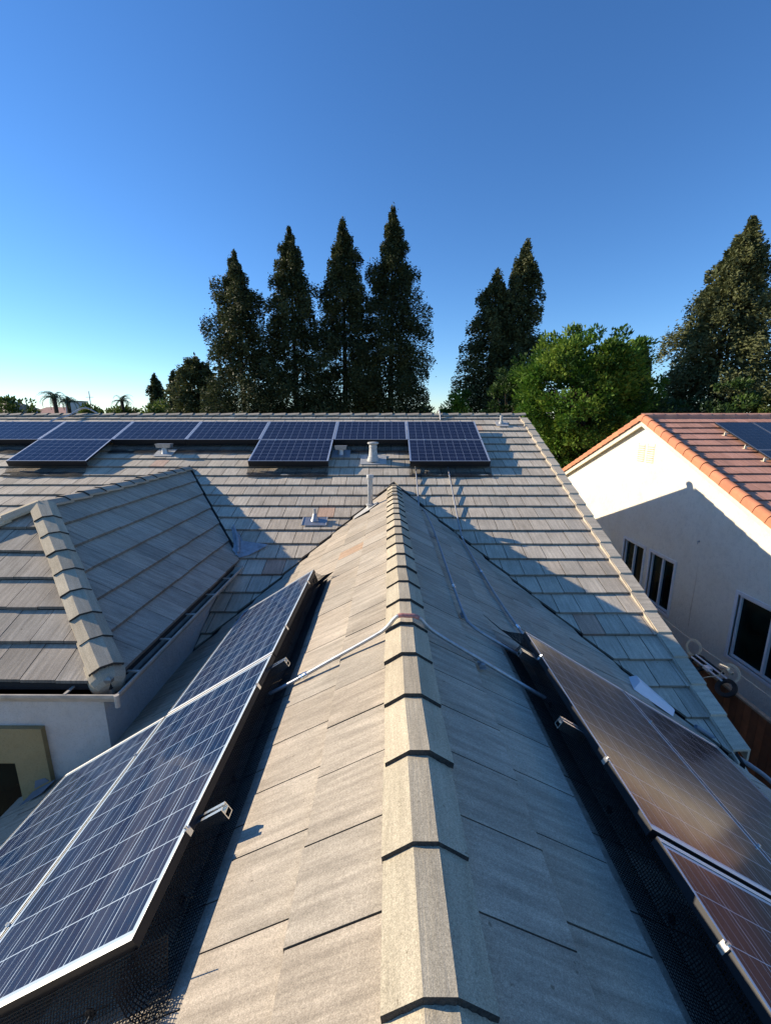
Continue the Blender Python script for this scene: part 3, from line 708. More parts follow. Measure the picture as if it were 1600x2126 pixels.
conduit([(1.225,8.72,zM(0,8.72)+0.06),(1.22,8.4,zM(0,8.4)+0.07),(1.19,7.0,zM(0,7)+0.07),(1.19,6.75,zM(0,6.75)+0.075),(1.17,6.35,zGR(1.17,0)+0.07),(1.15,5.3,zGR(1.15,0)+0.06),(1.15,4.2,zGR(1.15,0)+0.06),(1.19,3.45,zGR(1.19,0)+0.065),(1.21,3.15,zGR(1.21,0)+0.07)],
        'straight metal conduit farther from the ridge, ending at the right array corner',couplings=[(1.21,8.3,-1.1),(1.17,6.5,-1.9),(1.16,5.0,-1.85),(1.18,3.5,-1.87)],straps=[((1.15,5.0,-1.8),zGR)])
conduit([(-8.30,10.55,-0.10),(-8.25,10.75,-0.02),(-8.13,11.0,0.06),(-8.05,11.2,0.17),(-7.96,11.28,0.24),(-7.82,11.3,0.25),(-7.70,11.32,0.19),(-7.62,11.42,0.10)],
        'short looped conduit arching over the far main ridge at the left',r=0.02)
conduit([(1.33,11.0,zM(0,11.0)+0.02),(1.33,11.18,0.13),(1.31,11.33,0.20),(1.30,11.6,0.12)],'short conduit stub bent over the far main ridge, right of centre',r=0.018)

# ------------------------------------------------------------------ roof vents
# tall pole vent on the left slope, at the valley
px_,py_=-0.300,7.085
root=empty('pipe_vent',(px_,py_,-1.55),'tall slim galvanised vent pipe standing by the valley left of the near ridge peak','vent pipe')
mb=MB(); mb.lathe((px_,py_,-1.60),[(0.045,0),(0.045,0.62)],20); part_world(mb.build('pipe',[GALV],smooth=True),root)
mb=MB(); mb.lathe((px_,py_,-0.995),[(0.052,0),(0.060,0.008),(0.060,0.062),(0.055,0.068)],20); part_world(mb.build('cap',[WPAINT],smooth=True),root)
mb=MB(); mb.lathe((px_,py_,-1.56),[(0.11,-0.02),(0.075,0.04),(0.058,0.10),(0.075,0.112),(0.075,0.130),(0.05,0.14)],20); part_world(mb.build('collar',[WPAINT],smooth=True),root)
mb=MB(); sheet(mb,[(px_+0.12,py_+0.10,zGL(px_+.12,0)+.045),(px_-0.03,py_+0.22,zGL(px_-.03,0)+.045),(px_-0.27,py_+0.0,zGL(px_-.27,0)+.045),(px_-0.27,py_-0.22,zGL(px_-.27,0)+.045),(px_-0.02,py_-0.22,zGL(px_-.02,0)+.045),(px_+.12,py_-.1,zGL(px_+.12,0)+.045)]); part_world(mb.build('flashing',[WPAINT]),root)
# short pipe with a square metal flashing
bx,by=-1.245,7.04
root=empty('pipe_vent',(bx,by,zM(bx,by)),'short small vent pipe on a rectangular metal flashing, in front of the reddish tile','vent pipe')
mb=MB(); mb.lathe((bx,by,zM(bx,by)+0.0),[(0.075,0.03),(0.045,0.10),(0.034,0.15),(0.030,0.155)],16); part_world(mb.build('boot',[GALV],smooth=True),root)
mb=MB(); mb.lathe((bx,by,zM(bx,by)+0.10),[(0.026,0.0),(0.026,0.14),(0.020,0.142)],16); part_world(mb.build('pipe',[WPAINT],smooth=True),root)
mb=MB(); q=lambda x,y,o=.052:(x,y,zM(x,y)+o); sheet(mb,[q(-1.46,6.885),q(-1.03,6.885),q(-1.03,7.10),q(-1.46,7.10)]); 
for xx in (-1.455,-1.045): sheet(mb,[q(xx,6.89,.056),q(xx+.012,6.89,.062),q(xx+.012,7.1,.062),q(xx,7.1,.056)])
part_world(mb.build('flashing',[GALV]),root)
# tall round vent
bx,by=-0.312,9.0; bz=zM(bx,by)
root=empty('round_vent',(bx,by,bz),'tall pale round vent with flared base and flat cap on the far roof','roof vent')
mb=MB(); mb.lathe((bx,by,bz),[(0.135,0.02),(0.128,0.05),(0.108,0.10),(0.112,0.105),(0.095,0.13),(0.078,0.30),(0.084,0.305),(0.084,0.33),(0.075,0.365)],24); part_world(mb.build('body',[WPAINT],smooth=True),root)
mb=MB(); mb.lathe((bx,by,bz+0.365),[(0.075,0),(0.105,0.012),(0.118,0.025),(0.118,0.045),(0.105,0.055),(0.04,0.062)],24); part_world(mb.build('cap',[WPAINT],smooth=True),root)
mb=MB(); q=lambda x,y,o=.05:(x,y,zM(x,y)+o); sheet(mb,[q(bx-.27,by-.17),q(bx+.28,by-.17),q(bx+.28,by+.2),q(bx-.27,by+.2)],0.012); part_world(mb.build('flashing',[WPAINT]),root)
# two T-top vents
for (bx,by,w,h,lab) in ((-4.87,9.30,0.17,0.24,'wider box-topped galvanised vent on the left, in front of the two single-row panels'),(-1.02,9.26,0.13,0.22,'small T-shaped galvanised vent in the shade beside the middle lower panel')):
    bz=zM(bx,by); root=empty('box_vent',(bx,by,bz),lab,'roof vent','box-topped vents')
    mb=MB(); mb.lathe((bx,by,bz),[(0.075,0.02),(0.062,0.06),(0.062,h-0.06)],16); part_world(mb.build('pipe',[GALV],smooth=True),root)
    mb=MB(); mb.prism([(bx-w,by-.08,bz+h),(bx+w,by-.08,bz+h),(bx+w,by+.08,bz+h),(bx-w,by+.08,bz+h)],[(bx-w*.86,by-.065,bz+h-.085),(bx+w*.86,by-.065,bz+h-.085),(bx+w*.86,by+.065,bz+h-.085),(bx-w*.86,by+.065,bz+h-.085)])
    part_world(mb.build('cap',[GALV]),root)
    mb=MB(); q=lambda x,y,o=.05:(x,y,zM(x,y)+o); sheet(mb,[q(bx-.20,by-.15),q(bx+.20,by-.15),q(bx+.2,by+.15),q(bx-.2,by+.15)],.008); part_world(mb.build('flashing',[GALV if bx>-2 else WPAINT]),root)
bx,by=2.80,10.74; bz=zM(bx,by)
root=empty('pipe_vent',(bx,by,bz),'tiny white vent pipe near the right end of the far main ridge','vent pipe')
mb=MB(); mb.lathe((bx,by,bz),[(0.07,0.03),(0.045,0.09),(0.036,0.10),(0.034,0.24)],14); part_world(mb.build('pipe',[WPAINT],smooth=True),root)
mb=MB(); q=lambda x,y,o=.05:(x,y,zM(x,y)+o); sheet(mb,[q(bx-.14,by-.16),q(bx+.16,by-.16),q(bx+.16,by+.1),q(bx-.14,by+.1)],.008); part_world(mb.build('flashing',[WPAINT]),root)
# white plastic cover by the right valley
mb=MB(); a=Vector((2.74,4.20,0)); 
def on(x,y,o): return Vector((x,y,max(zM(x,y),zGR(x,y))+o))
pts_b=[on(2.66,4.20,.03),on(2.52,3.86,.03),on(2.86,3.72,.03),on(3.02,3.92,.03)]
pts_t=[on(2.76,4.22,.10),on(2.68,4.02,.11),on(2.96,3.84,.07),on(3.01,3.93,.06)]
mb.prism(pts_t[::-1],pts_b[::-1])
o=mb.build('vent_cover',[PLASTW]); bv=o.modifiers.new('b','BEVEL'); bv.width=0.018; bv.segments=3
tag(o,'white wedge-shaped plastic vent cover on the roof behind the dark right panel','vent cover')
# pale blue hose over the right eave corner
mb=MB(); P=smooth_path([(3.12,3.74,zGR(3.12,0)+.06),(3.35,3.69,zGR(3.35,0)+.055),(3.50,3.62,-3.31),(3.63,3.58,-3.39),(3.80,3.54,-3.52),(3.98,3.45,-3.75),(4.05,3.3,-4.2)],6); mb.tube(P,0.022,10)
tag(mb.build('hose',[BLUEC],smooth=True),'pale blue hose curling over the right roof corner beside the fence','hose')

# ------------------------------------------------------------------ neighbour's house
NX=7.40; NY=12.42; NZ=0.02; NB=0.42; NR=7.22; NXE=24.0; NS=5.6; NN=19.4
zS=lambda x,y: NZ+NB*(y-NY); zN=lambda x,y: NZ-NB*(y-NY)
nh=empty('neighbour_house',(12,NY,GZ),'cream stucco house with red tiled gable roof across the side yard, right of the frame','house')
mb=MB()
W=[(5.9,9.8,0,0)]
# gable wall built as strips so the window openings are real
wins=[(10.95,12.18,-5.02,-3.52,'w'),(9.55+0.0,10.68,-5.02,-3.52,'w'),(6.9,8.42,-4.95,-3.55,'b')]
def wz(y): return (zS(0,y) if y<NY else zN(0,y))-0.14
ys=[NS,6.78,8.38,10.42,11.42,11.74,12.42,12.76,NN]
openings={(6.78,8.38):(-5.03,-3.62),(10.42,11.42):(-5.08,-3.66),(11.74,12.76):(-5.08,-3.66)}
def wallpoly(pts):
    mb.prism([Vector((NX,y,z)) for y,z in pts],[Vector((NX+0.2,y,z)) for y,z in pts])
i=0
cuts=[]
def top_pts(a,b):
    return ([(NY,wz(NY))] if a<NY<b else [])
ys=[NS,6.78,8.38,10.42,11.42,11.74,12.76,NN]
for a,b in zip(ys[:-1],ys[1:]):
    if (a,b) in openings:
        z0,z1=openings[(a,b)]; wallpoly([(a,GZ),(b,GZ),(b,z0),(a,z0)]); wallpoly([(a,z1),(b,z1),(b,wz(b))]+top_pts(a,b)+[(a,wz(a))])
    else: wallpoly([(a,GZ),(b,GZ),(b,wz(b))]+top_pts(a,b)+[(a,wz(a))])
mb.box((NX+0.2,NS,GZ),(NXE,NS+0.2,zS(0,NS)-0.2)); mb.box((NX+.2,NN-.2,GZ),(NXE,NN,zS(0,NS)-0.2))
nw=mb.build('wall',[STUCCO_N]); part_world(nw,nh)
mb=MB()
tiles(mb,zS,(0,NY),(0,-1),0.05,0.3257,0,25,NR+0.1,NXE,[[(-1,0,-(NR+0.15)),(0,-1,-5.0)]],seed=41,lift=0.034,width=0.31,tintvar=0.10)
deck(mb,zS,[(NR+.12,NY),(NR+.12,5.05),(NXE,5.05),(NXE,NY)],m=1); deck(mb,zN,[(NR+.12,NY),(NXE,NY),(NXE,NN+.5),(NR+.12,NN+.5)],m=0)
nr=mb.build('roof',[T_RED,DECK]); part_world(nr,nh)
def barrel_run(mb,p0,p1,r=0.085,expo=0.345,seed=1,n=8):
    rnd=random.Random(seed); p0=Vector(p0);p1=Vector(p1); d=(p1-p0).normalized(); L=(p1-p0).length
    s=d.cross(Vector((0,0,1))).normalized(); u=s.cross(d).normalized()
    k=0
    while k*expo<L:
        a=k*expo; b=min(a+expo+0.03,L+0.03); q=1+rnd.uniform(-.1,.1); t=(q,q*(1+rnd.uniform(-.03,.03)),q)
        R0=[p0+d*a+s*math.cos(math.pi*i/n)*(r+.012)+u*(math.sin(math.pi*i/n)*(r+.012)+.008) for i in range(n+1)]
        R1=[p0+d*b+s*math.cos(math.pi*i/n)*r+u*(math.sin(math.pi*i/n)*r-.006) for i in range(n+1)]
        for i in range(n): mb.poly([R0[i],R0[i+1],R1[i+1],R1[i]],t)
        mb.poly(R0[::-1],tuple(x*.6 for x in t)); mb.poly(R1,t)
        for R in (0,n): mb.poly([R0[R],R1[R],R1[R]-u*.10,R0[R]-u*.10],t)
        mb.poly([R0[0],R0[0]-u*.1,R0[n]-u*.1,R0[n]],tuple(x*.7 for x in t))
        k+=1
mb=MB(); barrel_run(mb,(NR+.06,5.0,zS(0,5.0)+.02),(NR+.06,NY,NZ+.02),seed=3); barrel_run(mb,(NR+.06,NN+.5,zN(0,NN+.5)+.02),(NR+.06,NY,NZ+.02),seed=4)
part_world(mb.build('rake_tiles',[T_ORG]),nr)
mb=MB(); barrel_run(mb,(NXE,NY,NZ+.03),(NR+.1,NY,NZ+.03),r=0.07,seed=5,expo=.33); part_world(mb.build('ridge_cap',[T_RED]),nr)
mb=MB()
for zf,ya,yb in ((zS,5.05,NY),(zN,NY,NN+.45)):
    pts=[(NR+.03,ya,zf(0,ya)-.065),(NR+.03,yb,zf(0,yb)-.065),(NR+.03,yb,zf(0,yb)-.24),(NR+.03,ya,zf(0,ya)-.24)]
    mb.prism([Vector(p) for p in pts],[Vector(p)+Vector((.04,0,0)) for p in pts])
    pts=[(NR+.07,ya,zf(0,ya)-.075),(NR+.07,yb,zf(0,yb)-.075),(NX,yb,zf(0,yb)-.075),(NX,ya,zf(0,ya)-.075)]
    mb.prism([Vector(p) for p in pts],[Vector(p)-Vector((0,0,.03)) for p in pts])
part_world(mb.build('fascia',[TRIM]),nr)
labs=['sliding window near the fence end, larger and nearer','second small sliding window','first small sliding window half hidden by the grey rake']
for (key,(z0,z1)),lb in zip(openings.items(),labs):
    a,b=key
    mb=MB(); fw=0.05
    mb.box((NX-0.025,a-0.07,z1),(NX+0.03,b+0.07,z1+0.07)); mb.box((NX-0.025,a-0.07,z0-0.07),(NX+0.03,b+0.07,z0)); mb.box((NX-0.025,a-0.07,z0),(NX+0.03,a,z1)); mb.box((NX-0.025,b,z0),(NX+0.03,b+0.07,z1))
    mb.box((NX+0.03,a,z1-fw),(NX+0.07,b,z1)); mb.box((NX+0.03,a,z0),(NX+0.07,b,z0+fw)); mb.box((NX+0.03,a,z0+fw),(NX+0.07,a+fw,z1-fw)); mb.box((NX+0.03,b-fw,z0+fw),(NX+0.07,b,z1-fw))
    mid=(a+b)/2; mb.box((NX+0.02,mid-0.025,z0+fw),(NX+0.075,mid+0.025,z1-fw))
    w=mb.build('window',[FRAMEW]); part_world(w,nh)
    mb=MB(); mb.box((NX+0.08,a+.01,z0+.01),(NX+0.09,b-.01,z1-.01)); part_world(mb.build('glass',[GLASS]),w)
# attic louvre vents, a pair
for ya in (12.50,12.06):
    mb=MB(); z0,z1=-1.22,-0.72
    mb.box((NX-0.012,ya-0.17,z0-.02),(NX,ya-0.15,z1+.02)); mb.box((NX-0.012,ya+0.15,z0-.02),(NX,ya+0.17,z1+.02)); 
    for k in range(8):
        zz=z0+k*(z1-z0)/8
        mb.prism([Vector((NX-.028,ya-.15,zz)),Vector((NX-.028,ya+.15,zz)),Vector((NX-.001,ya+.15,zz+.035)),Vector((NX-.001,ya-.15,zz+.035))],[Vector((NX-.028,ya-.15,zz-.005)),Vector((NX-.028,ya+.15,zz-.005)),Vector((NX-.001,ya+.15,zz+.02)),Vector((NX-.001,ya-.15,zz+.02))])
    for k in range(8):
        zz=z0+k*(z1-z0)/8; mb.box((NX-0.004,ya-.145,zz-.020),(NX-.001,ya+.145,zz-.003),m=1)  # dark strips stand in for the shade between the slats
    part_world(mb.build('attic_vent',[TRIM,WOODG]),nh)
mb=MB(); mb.lathe((NX-0.001,9.72,-2.86),[(0.02,0),(0.02,0.03),(0.012,0.05)],10,axis=(-1,0,0)); mb.tube([(NX-.04,9.72,-2.86),(NX-.06,9.69,-2.92)],0.008,8); part_world(mb.build('hook',[GALV]),nh)
# rust streak as a thin stained strip is wall colour: built as a narrow stained patch
RUST=plain('rust_stain',(0.60,0.51,0.37),0.95,0,0.25,8)
mb=MB(); pts=[(y+.68,z-.4) for y,z in [(8.965,-3.05),(8.955,-3.6),(8.975,-4.1),(8.955,-4.6),(8.94,-4.6),(8.945,-4.1),(8.94,-3.6)]]
mb.prism([Vector((NX-.003,y,z)) for y,z in pts],[Vector((NX-.0005,y,z)) for y,z in pts]); part_world(mb.build('rust_stain',[RUST]),nh)
# neighbour's solar panels
npl={(0,0):'black solar panel on the red tile roof, top left of its array',(1,0):'black solar panel on the red tile roof, top row cut by the right edge',(0,1):'black solar panel on the red tile roof, lower one beside the roof hooks',(1,1):'black solar panel on the red tile roof, second row, nearly out of frame'}
KN=NZ-NB*NY+0.13; cN=math.cos(math.atan(NB))
for (i,j),l in npl.items():
    yt=11.80-j*1.66*cN; yb=yt-1.65*cN; xl_=8.86+i*1.02
    o=Vector((xl_+1.0,yb,KN+NB*yb))
    make_panel(l,frame_matrix(o,(0,1,NB),(-1,0,0)),1.64,1.0,CELL_N,'black solar panels on the red roof',lipx=0.006,lipy=0.006,clamps=False)
for y,l in ((11.25,'uppermost pale roof hook at the edge of the black panels'),(10.55,'middle pale roof hook at the edge of the black panels'),(9.95,'lowest pale roof hook at the edge of the black panels')):
    z=zS(0,y)
    mb=MB(); mb.box((8.74,y-.02,z+.03),(8.80,y+.10,z+.045)); mb.box((8.74,y-.02,z+.045),(8.79,y+.01,z+.10)); mb.box((8.79,y-.01,z+.07),(8.88,y+.02,z+.10)); mb.tube([(8.76,y,z+.10),(8.76,y,z+.13)],.012,8)
    tag(mb.build('roof_hook',[PLASTC]),l,'roof hook','roof hooks beside the black panels')

# ------------------------------------------------------------------ fence and the things on it
FX=6.0; FT=-4.62
fr=empty('board_fence',(FX,6,GZ),'dark reddish-brown board fence with a weathered grey top rail in the side yard','fence')
mb=MB(); rnd=random.Random(4); y=-1.0
while y<13:
    w=0.14; q=1+rnd.uniform(-.3,.25); dz=rnd.uniform(-.01,.01)
    mb.box((FX-.01,y,GZ),(FX+.01,y+w-.006,FT-.04+dz),tint=(q,q*.95,q*.9)); y+=w
part_world(mb.build('boards',[WOOD]),fr)
# tinted boards
nt=WOOD.node_tree; bs=nt.nodes['Principled BSDF']; lk=bs.inputs['Base Color'].links[0].from_socket
at=N(nt,'ShaderNodeAttribute',attribute_name='tint'); nt.links.new(mixc(nt,1.0,lk,at.outputs['Color'],'MULTIPLY'),bs.inputs['Base Color'])
mb=MB(); mb.box((FX-.035,-1,FT-.035),(FX+.035,13,FT)); mb.box((FX+.012,-1,FT-.16),(FX+.05,13,FT-.07)); part_world(mb.build('rail',[WOODG]),fr)
def ring_tube(mb,c,ax,R,r,n=28,m=0):
    c=Vector(c); q=Vector(ax).normalized().to_track_quat('Z','Y').to_matrix()
    P=[c+q@Vector((R*math.cos(2*math.pi*k/n),R*math.sin(2*math.pi*k/n),0)) for k in range(n+1)]
    mb.tube(P,r,6,m,cap=False)
def disc_ring(mb,c,ax,R0,R1,th=.006,n=28,m=0):
    c=Vector(c); q=Vector(ax).normalized().to_track_quat('Z','Y').to_matrix()
    for k in range(n):
        a=2*math.pi*k/n; b=2*math.pi*(k+1)/n
        f=lambda R,t,z: c+q@Vector((R*math.cos(t),R*math.sin(t),z))
        mb.prism([f(R0,a,th),f(R1,a,th),f(R1,b,th),f(R0,b,th)],[f(R0,a,-th),f(R1,a,-th),f(R1,b,-th),f(R0,b,-th)],m=m)
rg=empty('wheeled_frame',(5.9,7.0,FT),'jumble of cream and black wheels joined by white bars leaning on the fence top','wheeled frame')
wc=[((6.03,7.62,-4.42),0.17,PLASTC,'wheel'),((6.05,6.72,-4.40),0.17,PLASTC,'wheel')]
for c,R,mt,nm in wc:
    mb=MB(); disc_ring(mb,c,(-1,-0.15,0.25),R*0.74,R,th=.004); part_world(mb.build('wheel',[mt]),rg)
for c,R in (((5.95,7.36,-4.60),0.17),((5.93,6.62,-4.62),0.17)):
    mb=MB(); disc_ring(mb,c,(-.75,-0.1,0.65),R*.60,R,th=.02); part_world(mb.build('tyre',[RUBBER]),rg)
mb=MB()
for dx in (0,0.075): mb.tube([(5.90+dx,7.46,-4.53+dx*.6),(5.90+dx,6.70,-4.53+dx*.6)],0.016,8)
mb.box((5.88,7.02,-4.56),(6.0,7.14,-4.50))
part_world(mb.build('bars',[PLASTW]),rg)
mb=MB(); mb.box((5.96,6.66,-4.40),(6.05,6.90,-4.35)); mb.tube([(5.98,6.88,-4.34),(5.98,6.70,-4.30)],.03,8); part_world(mb.build('motor',[ALU]),rg)
mb=MB(); mb.box((5.98,6.95,-4.58),(6.06,7.5,-4.49)); mb.tube([(6.0,7.3,-4.46),(6.0,6.8,-4.46)],.018,8); part_world(mb.build('bracket',[RUBBER]),rg)
mb=MB(); mb.tube(smooth_path([(5.96,6.78,-4.38),(5.90,6.80,-4.50),(5.80,6.93,-4.62),(5.72,7.02,-4.78),(5.70,6.98,-5.0),(5.74,6.84,-5.2)],5),.008,6)
part_world(mb.build('cord',[PLASTC],smooth=True),rg)
mb=MB(); mb.tube([(6.25,9.4,-4.42),(6.1,7.6,-4.36),(6.1,6.7,-4.34),(6.1,4.2,-4.36)],.006,6); tag(mb.build('wire_line',[PLASTC]),'thin pale line stretched above the fence in front of the stucco wall','cable')

# ------------------------------------------------------------------ vegetation
def mesh_np(name,V,F,tint,mat,parent):
    me=bpy.data.meshes.new(name); n=len(V); m=len(F); k=F.shape[1]
    me.vertices.add(n); me.vertices.foreach_set('co',V.astype(np.float32).ravel())
    me.loops.add(m*k); me.loops.foreach_set('vertex_index',F.astype(np.int32).ravel())
    me.polygons.add(m); me.polygons.foreach_set('loop_start',np.arange(0,m*k,k,dtype=np.int32)); me.polygons.foreach_set('loop_total',np.full(m,k,dtype=np.int32))
    me.update(calc_edges=True)
    ca=me.color_attributes.new('tint','FLOAT_COLOR','CORNER'); c=np.ones((m*k,4),np.float32); c[:,0]=np.repeat(tint,k); c[:,1]=c[:,0]; c[:,2]=c[:,0]; ca.data.foreach_set('color',c.ravel())
    me.materials.append(mat); o=bpy.data.objects.new(name,me); C.objects.link(o)
    if parent: part_world(o,parent)
    return o
def leaves(centers,dirs,size,rs,aspect=0.35,tint=None,spread=0.6):
    """one rhombic leaf card per centre, long axis near dirs"""
    n=len(centers); d=dirs+rs.normal(0,spread,(n,3)); d/=np.linalg.norm(d,axis=1)[:,None]
    r=rs.normal(0,1,(n,3)); w=np.cross(d,r); w/=np.linalg.norm(w,axis=1)[:,None]
    s=(size*rs.uniform(0.6,1.3,n))[:,None]
    V=np.stack([centers-d*s*.5,centers+w*s*aspect*.5,centers+d*s*.5,centers-w*s*aspect*.5],1).reshape(-1,3)
    F=np.arange(n*4).reshape(n,4); return V,F
def conifer(x,y,ztop,R,label,seed,group='tall dark redwoods behind the house',lean=0.0,zlow=-3.5,density=1.0,prof=2.6,size=0.26,mat=None,tb=0.0):
    rs=np.random.RandomState(seed); rnd=random.Random(seed)
    root=empty('redwood_tree',(x,y,GZ),label,'tree',group)
    H=ztop-GZ
    mb=MB(); n=12; mb.tube([(x+lean*(k/n)**2,y,GZ+H*0.97*k/n) for k in range(n+1)],[0.30*(1-k/n)+0.02 for k in range(n+1)],8)
    vis=ztop-(-0.5)       # part that shows over the ridge
    cs=[];ds=[];ts=[]; z=ztop-0.15; az_=rnd.uniform(0,6.28)
    lump=[(rnd.uniform(0,6.28),rnd.uniform(zlow,ztop),rnd.uniform(.75,1.22)) for _ in range(14)]
    while z>zlow:
        t=(ztop-z)/vis; r=R*min(1.05,(1-math.exp(-prof*t))/(1-math.exp(-prof)))
        step=0.16+0.16*min(1,t*2)
        nb=2 if t<0.08 else 3
        for b in range(nb):
            az_+=2.4+rnd.uniform(-.5,.5)
            f=rnd.uniform(.62,1.15)
            for (la,lz_,lf) in lump:
                if abs(z-lz_)<1.3 and math.cos(az_-la)>.3: f*=lf**.7
            if rnd.random()<.12*min(1,t*3): f*=.55
            L=max(.12,r*f); up_=0.35+0.4*max(0,1-t*4); dirv=np.array([math.cos(az_),math.sin(az_),0]); zj=rnd.uniform(-.12,.12)
            m=max(8,int((L+0.25)/0.14*9*density)); s=rs.uniform(.12,1,m)**0.75
            # arch: rises then droops
            pz=z+L*(0.30*s-0.42*s*s)*(1 if t>.06 else -1)+L*0.1
            side=np.array([-dirv[1],dirv[0],0]); sw=rs.normal(0,0.17,m)*L*(0.35+0.65*(1-s))*1.1+rs.normal(0,.05,m)
            c=np.array([x,y,0])+dirv*(s*L)[:,None]+side*sw[:,None]*1.25; c[:,2]=pz+rs.normal(0,.10+.07*L,m)+zj-np.abs(sw)*.15
            c[:,0]+=lean*max(0,(z-GZ)/H)**2
            c[:,0]+=lean*0.25*s*(1 if t<.7 else .5)
            dd=dirv+np.array([lean*.35,0,0.15 if t<.3 else -.1]); 
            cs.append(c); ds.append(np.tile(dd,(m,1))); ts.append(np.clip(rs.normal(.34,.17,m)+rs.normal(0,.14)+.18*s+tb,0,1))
        z-=step*rnd.uniform(.7,1.3)
        if t>0.12 and rnd.random()<0.5:
            a0=rnd.uniform(0,6.28); L=r*.5
            pass
    # dense inner foliage close to the stem
    m=int(1500*density/3*(R/3.0)); zz=ztop-vis*1.15*rs.uniform(.04,1,m)**.8; tt=(ztop-zz)/vis; rr=R*np.minimum(1.05,(1-np.exp(-prof*tt))/(1-math.exp(-prof)))*.68*np.sqrt(rs.uniform(0,1,m)); aa=rs.uniform(0,6.283,m)
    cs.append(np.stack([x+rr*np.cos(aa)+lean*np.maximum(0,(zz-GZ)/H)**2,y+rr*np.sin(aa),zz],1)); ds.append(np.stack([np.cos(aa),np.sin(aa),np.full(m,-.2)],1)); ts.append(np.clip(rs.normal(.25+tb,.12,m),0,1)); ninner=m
    # leader
    m=40; s=rs.uniform(0,1,m); c=np.stack([x+lean*(1-.0)+rs.normal(0,.05,m),y+rs.normal(0,.05,m),ztop-.5+s*.65],1); cs.append(c); ds.append(np.tile(np.array([lean*.3,0,1.]),(m,1))); ts.append(rs.uniform(.3,.8,m))
    c=np.concatenate(cs); d=np.concatenate(ds); t=np.concatenate(ts)
    sz=np.full(len(c),size); k0=len(c)-40-ninner; sz[k0:k0+ninner]=size*2.3
    V,F=leaves(c,d,sz,rs,0.42)
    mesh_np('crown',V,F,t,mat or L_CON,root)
    part_world(mb.build('trunk',[BARK]),root)
    return root
def P(px,py,Y):
    d=(py-1063)/880.0; c=math.cos(PITCH); s=math.sin(PITCH)
    v=Vector(((px-800)/880.0, c-(d)*s, -s-d*c)); X=v.x*math.cos(YAW)-v.y*math.sin(YAW); Yy=v.x*math.sin(YAW)+v.y*math.cos(YAW)
    return Vector((X*Y/Yy,Y,v.z*Y/Yy))
con=[(485,522,30,3.4,0.0,'leftmost and lowest of the four tall dark redwoods behind the main roof'),
     (600,476,30.5,3.3,0.0,'second redwood from the left in the row of four, narrow pointed top'),
     (711,455,31,3.45,0.05,'third redwood from the left in the row of four, with a bare stem showing'),
     (815,430,31,3.5,0.12,'tallest redwood, at the right end of the row of four')]
for i,(px,py,Y,R,ln,lb) in enumerate(con):
    p=P(px,py,Y); conifer(p.x-ln,Y,p.z,R,lb,50+i,lean=ln,density=4.0,size=.17,prof=[1.45,1.7,1.6,1.75][i],zlow=-2.0)
p=P(1092,500,30); conifer(p.x-.3,30,p.z,2.6,'pointed redwood behind the bright green tree, taller of the pair right of centre',61,lean=.35,density=3.0,tb=.22,size=.19,prof=2.4)  # tint bias on the right-hand redwoods puts sunlight into the leaf colour
p=P(1030,562,30.5); conifer(p.x-.2,30.5,p.z,3.3,'shorter redwood merged with the pointed one, right of centre',62,lean=.25,density=3.0,tb=.25,size=.19,prof=2.2)
p=P(1550,455,28); conifer(p.x-.6,28,p.z,4.3,'large broad redwood at the right edge behind the red roof',63,lean=.8,density=3.6,prof=2.0,tb=.38,size=.21)
p=P(1335,712,30); conifer(p.x,30,p.z,1.5,'small dark conifer top showing right of the bright green tree',64,density=1.6,prof=2.5)
p=P(405,745,32); conifer(p.x,32,p.z,2.3,'brownish low conifer beside the left end of the redwood row',65,density=2.2,prof=4.5,tb=.3)
p=P(320,778,45); conifer(p.x,45,p.z,1.15,'small far-off dark conical tree left of the redwoods',66,density=1.6,size=.3,prof=2.5)
p=P(358,772,42); conifer(p.x,42,p.z,1.0,'slim far-off conifer next to the brownish one',67,density=1.6,size=.3,prof=2.5)

def blob_tree(x,y,ztop,rx,rz,label,seed,mat,cat='tree',name='leafy_tree',nclump=150,per=130,size=.20,group=None,ry=None,tb=0,zc=None,crad=.5):
    rs=np.random.RandomState(seed); rnd=random.Random(seed); ry=ry or rx
    root=empty(name,(x,y,GZ),label,cat,group); zc=zc if zc is not None else ztop-rz
    cs=[];ds=[];ts=[]; mb=MB()
    mb.tube([(x,y,GZ),(x+.1,y,GZ+(zc-GZ)*.5),(x,y,zc)],[.22,.17,.08],8)
    for k in range(nclump):
        v=rs.normal(0,1,3); v/=np.linalg.norm(v); rad=rs.uniform(.45,1)**.6
        lob=1+.16*math.sin(3*math.atan2(v[1],v[0])+seed)+.12*math.sin(5*v[2]+2*math.atan2(v[1],v[0]))
        c=np.array([x,y,zc])+v*np.array([rx,ry,rz])*rad*lob*.92
        if c[2]<GZ+.3: continue
        if k%6==0: mb.tube([(x,y,zc-rz*.5),tuple((np.array([x,y,zc])+c)/2),tuple(c)],[.05,.025,.008],5,cap=False)
        cr=crad*rs.uniform(.6,1.2); m=per
        u=rs.normal(0,1,(m,3)); u/=np.linalg.norm(u,axis=1)[:,None]; q=rs.uniform(.2,1,m)**.5
        cs.append(c+u*(q*cr)[:,None]*np.array([1,1,.75])); dd=u*.8+v*.6+np.array([0,0,.25]); ds.append(dd)
        base=rs.normal(.40,.29)+tb  # wide tint spread paints in bright clumps and shaded gaps
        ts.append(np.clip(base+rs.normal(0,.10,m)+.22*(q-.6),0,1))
    c=np.concatenate(cs); V,F=leaves(c,np.concatenate(ds),size,rs,.45,spread=.5)
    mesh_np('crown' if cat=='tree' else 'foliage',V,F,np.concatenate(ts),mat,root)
    part_world(mb.build('trunk' if cat=='tree' else 'stem',[BARK]),root)
    return root
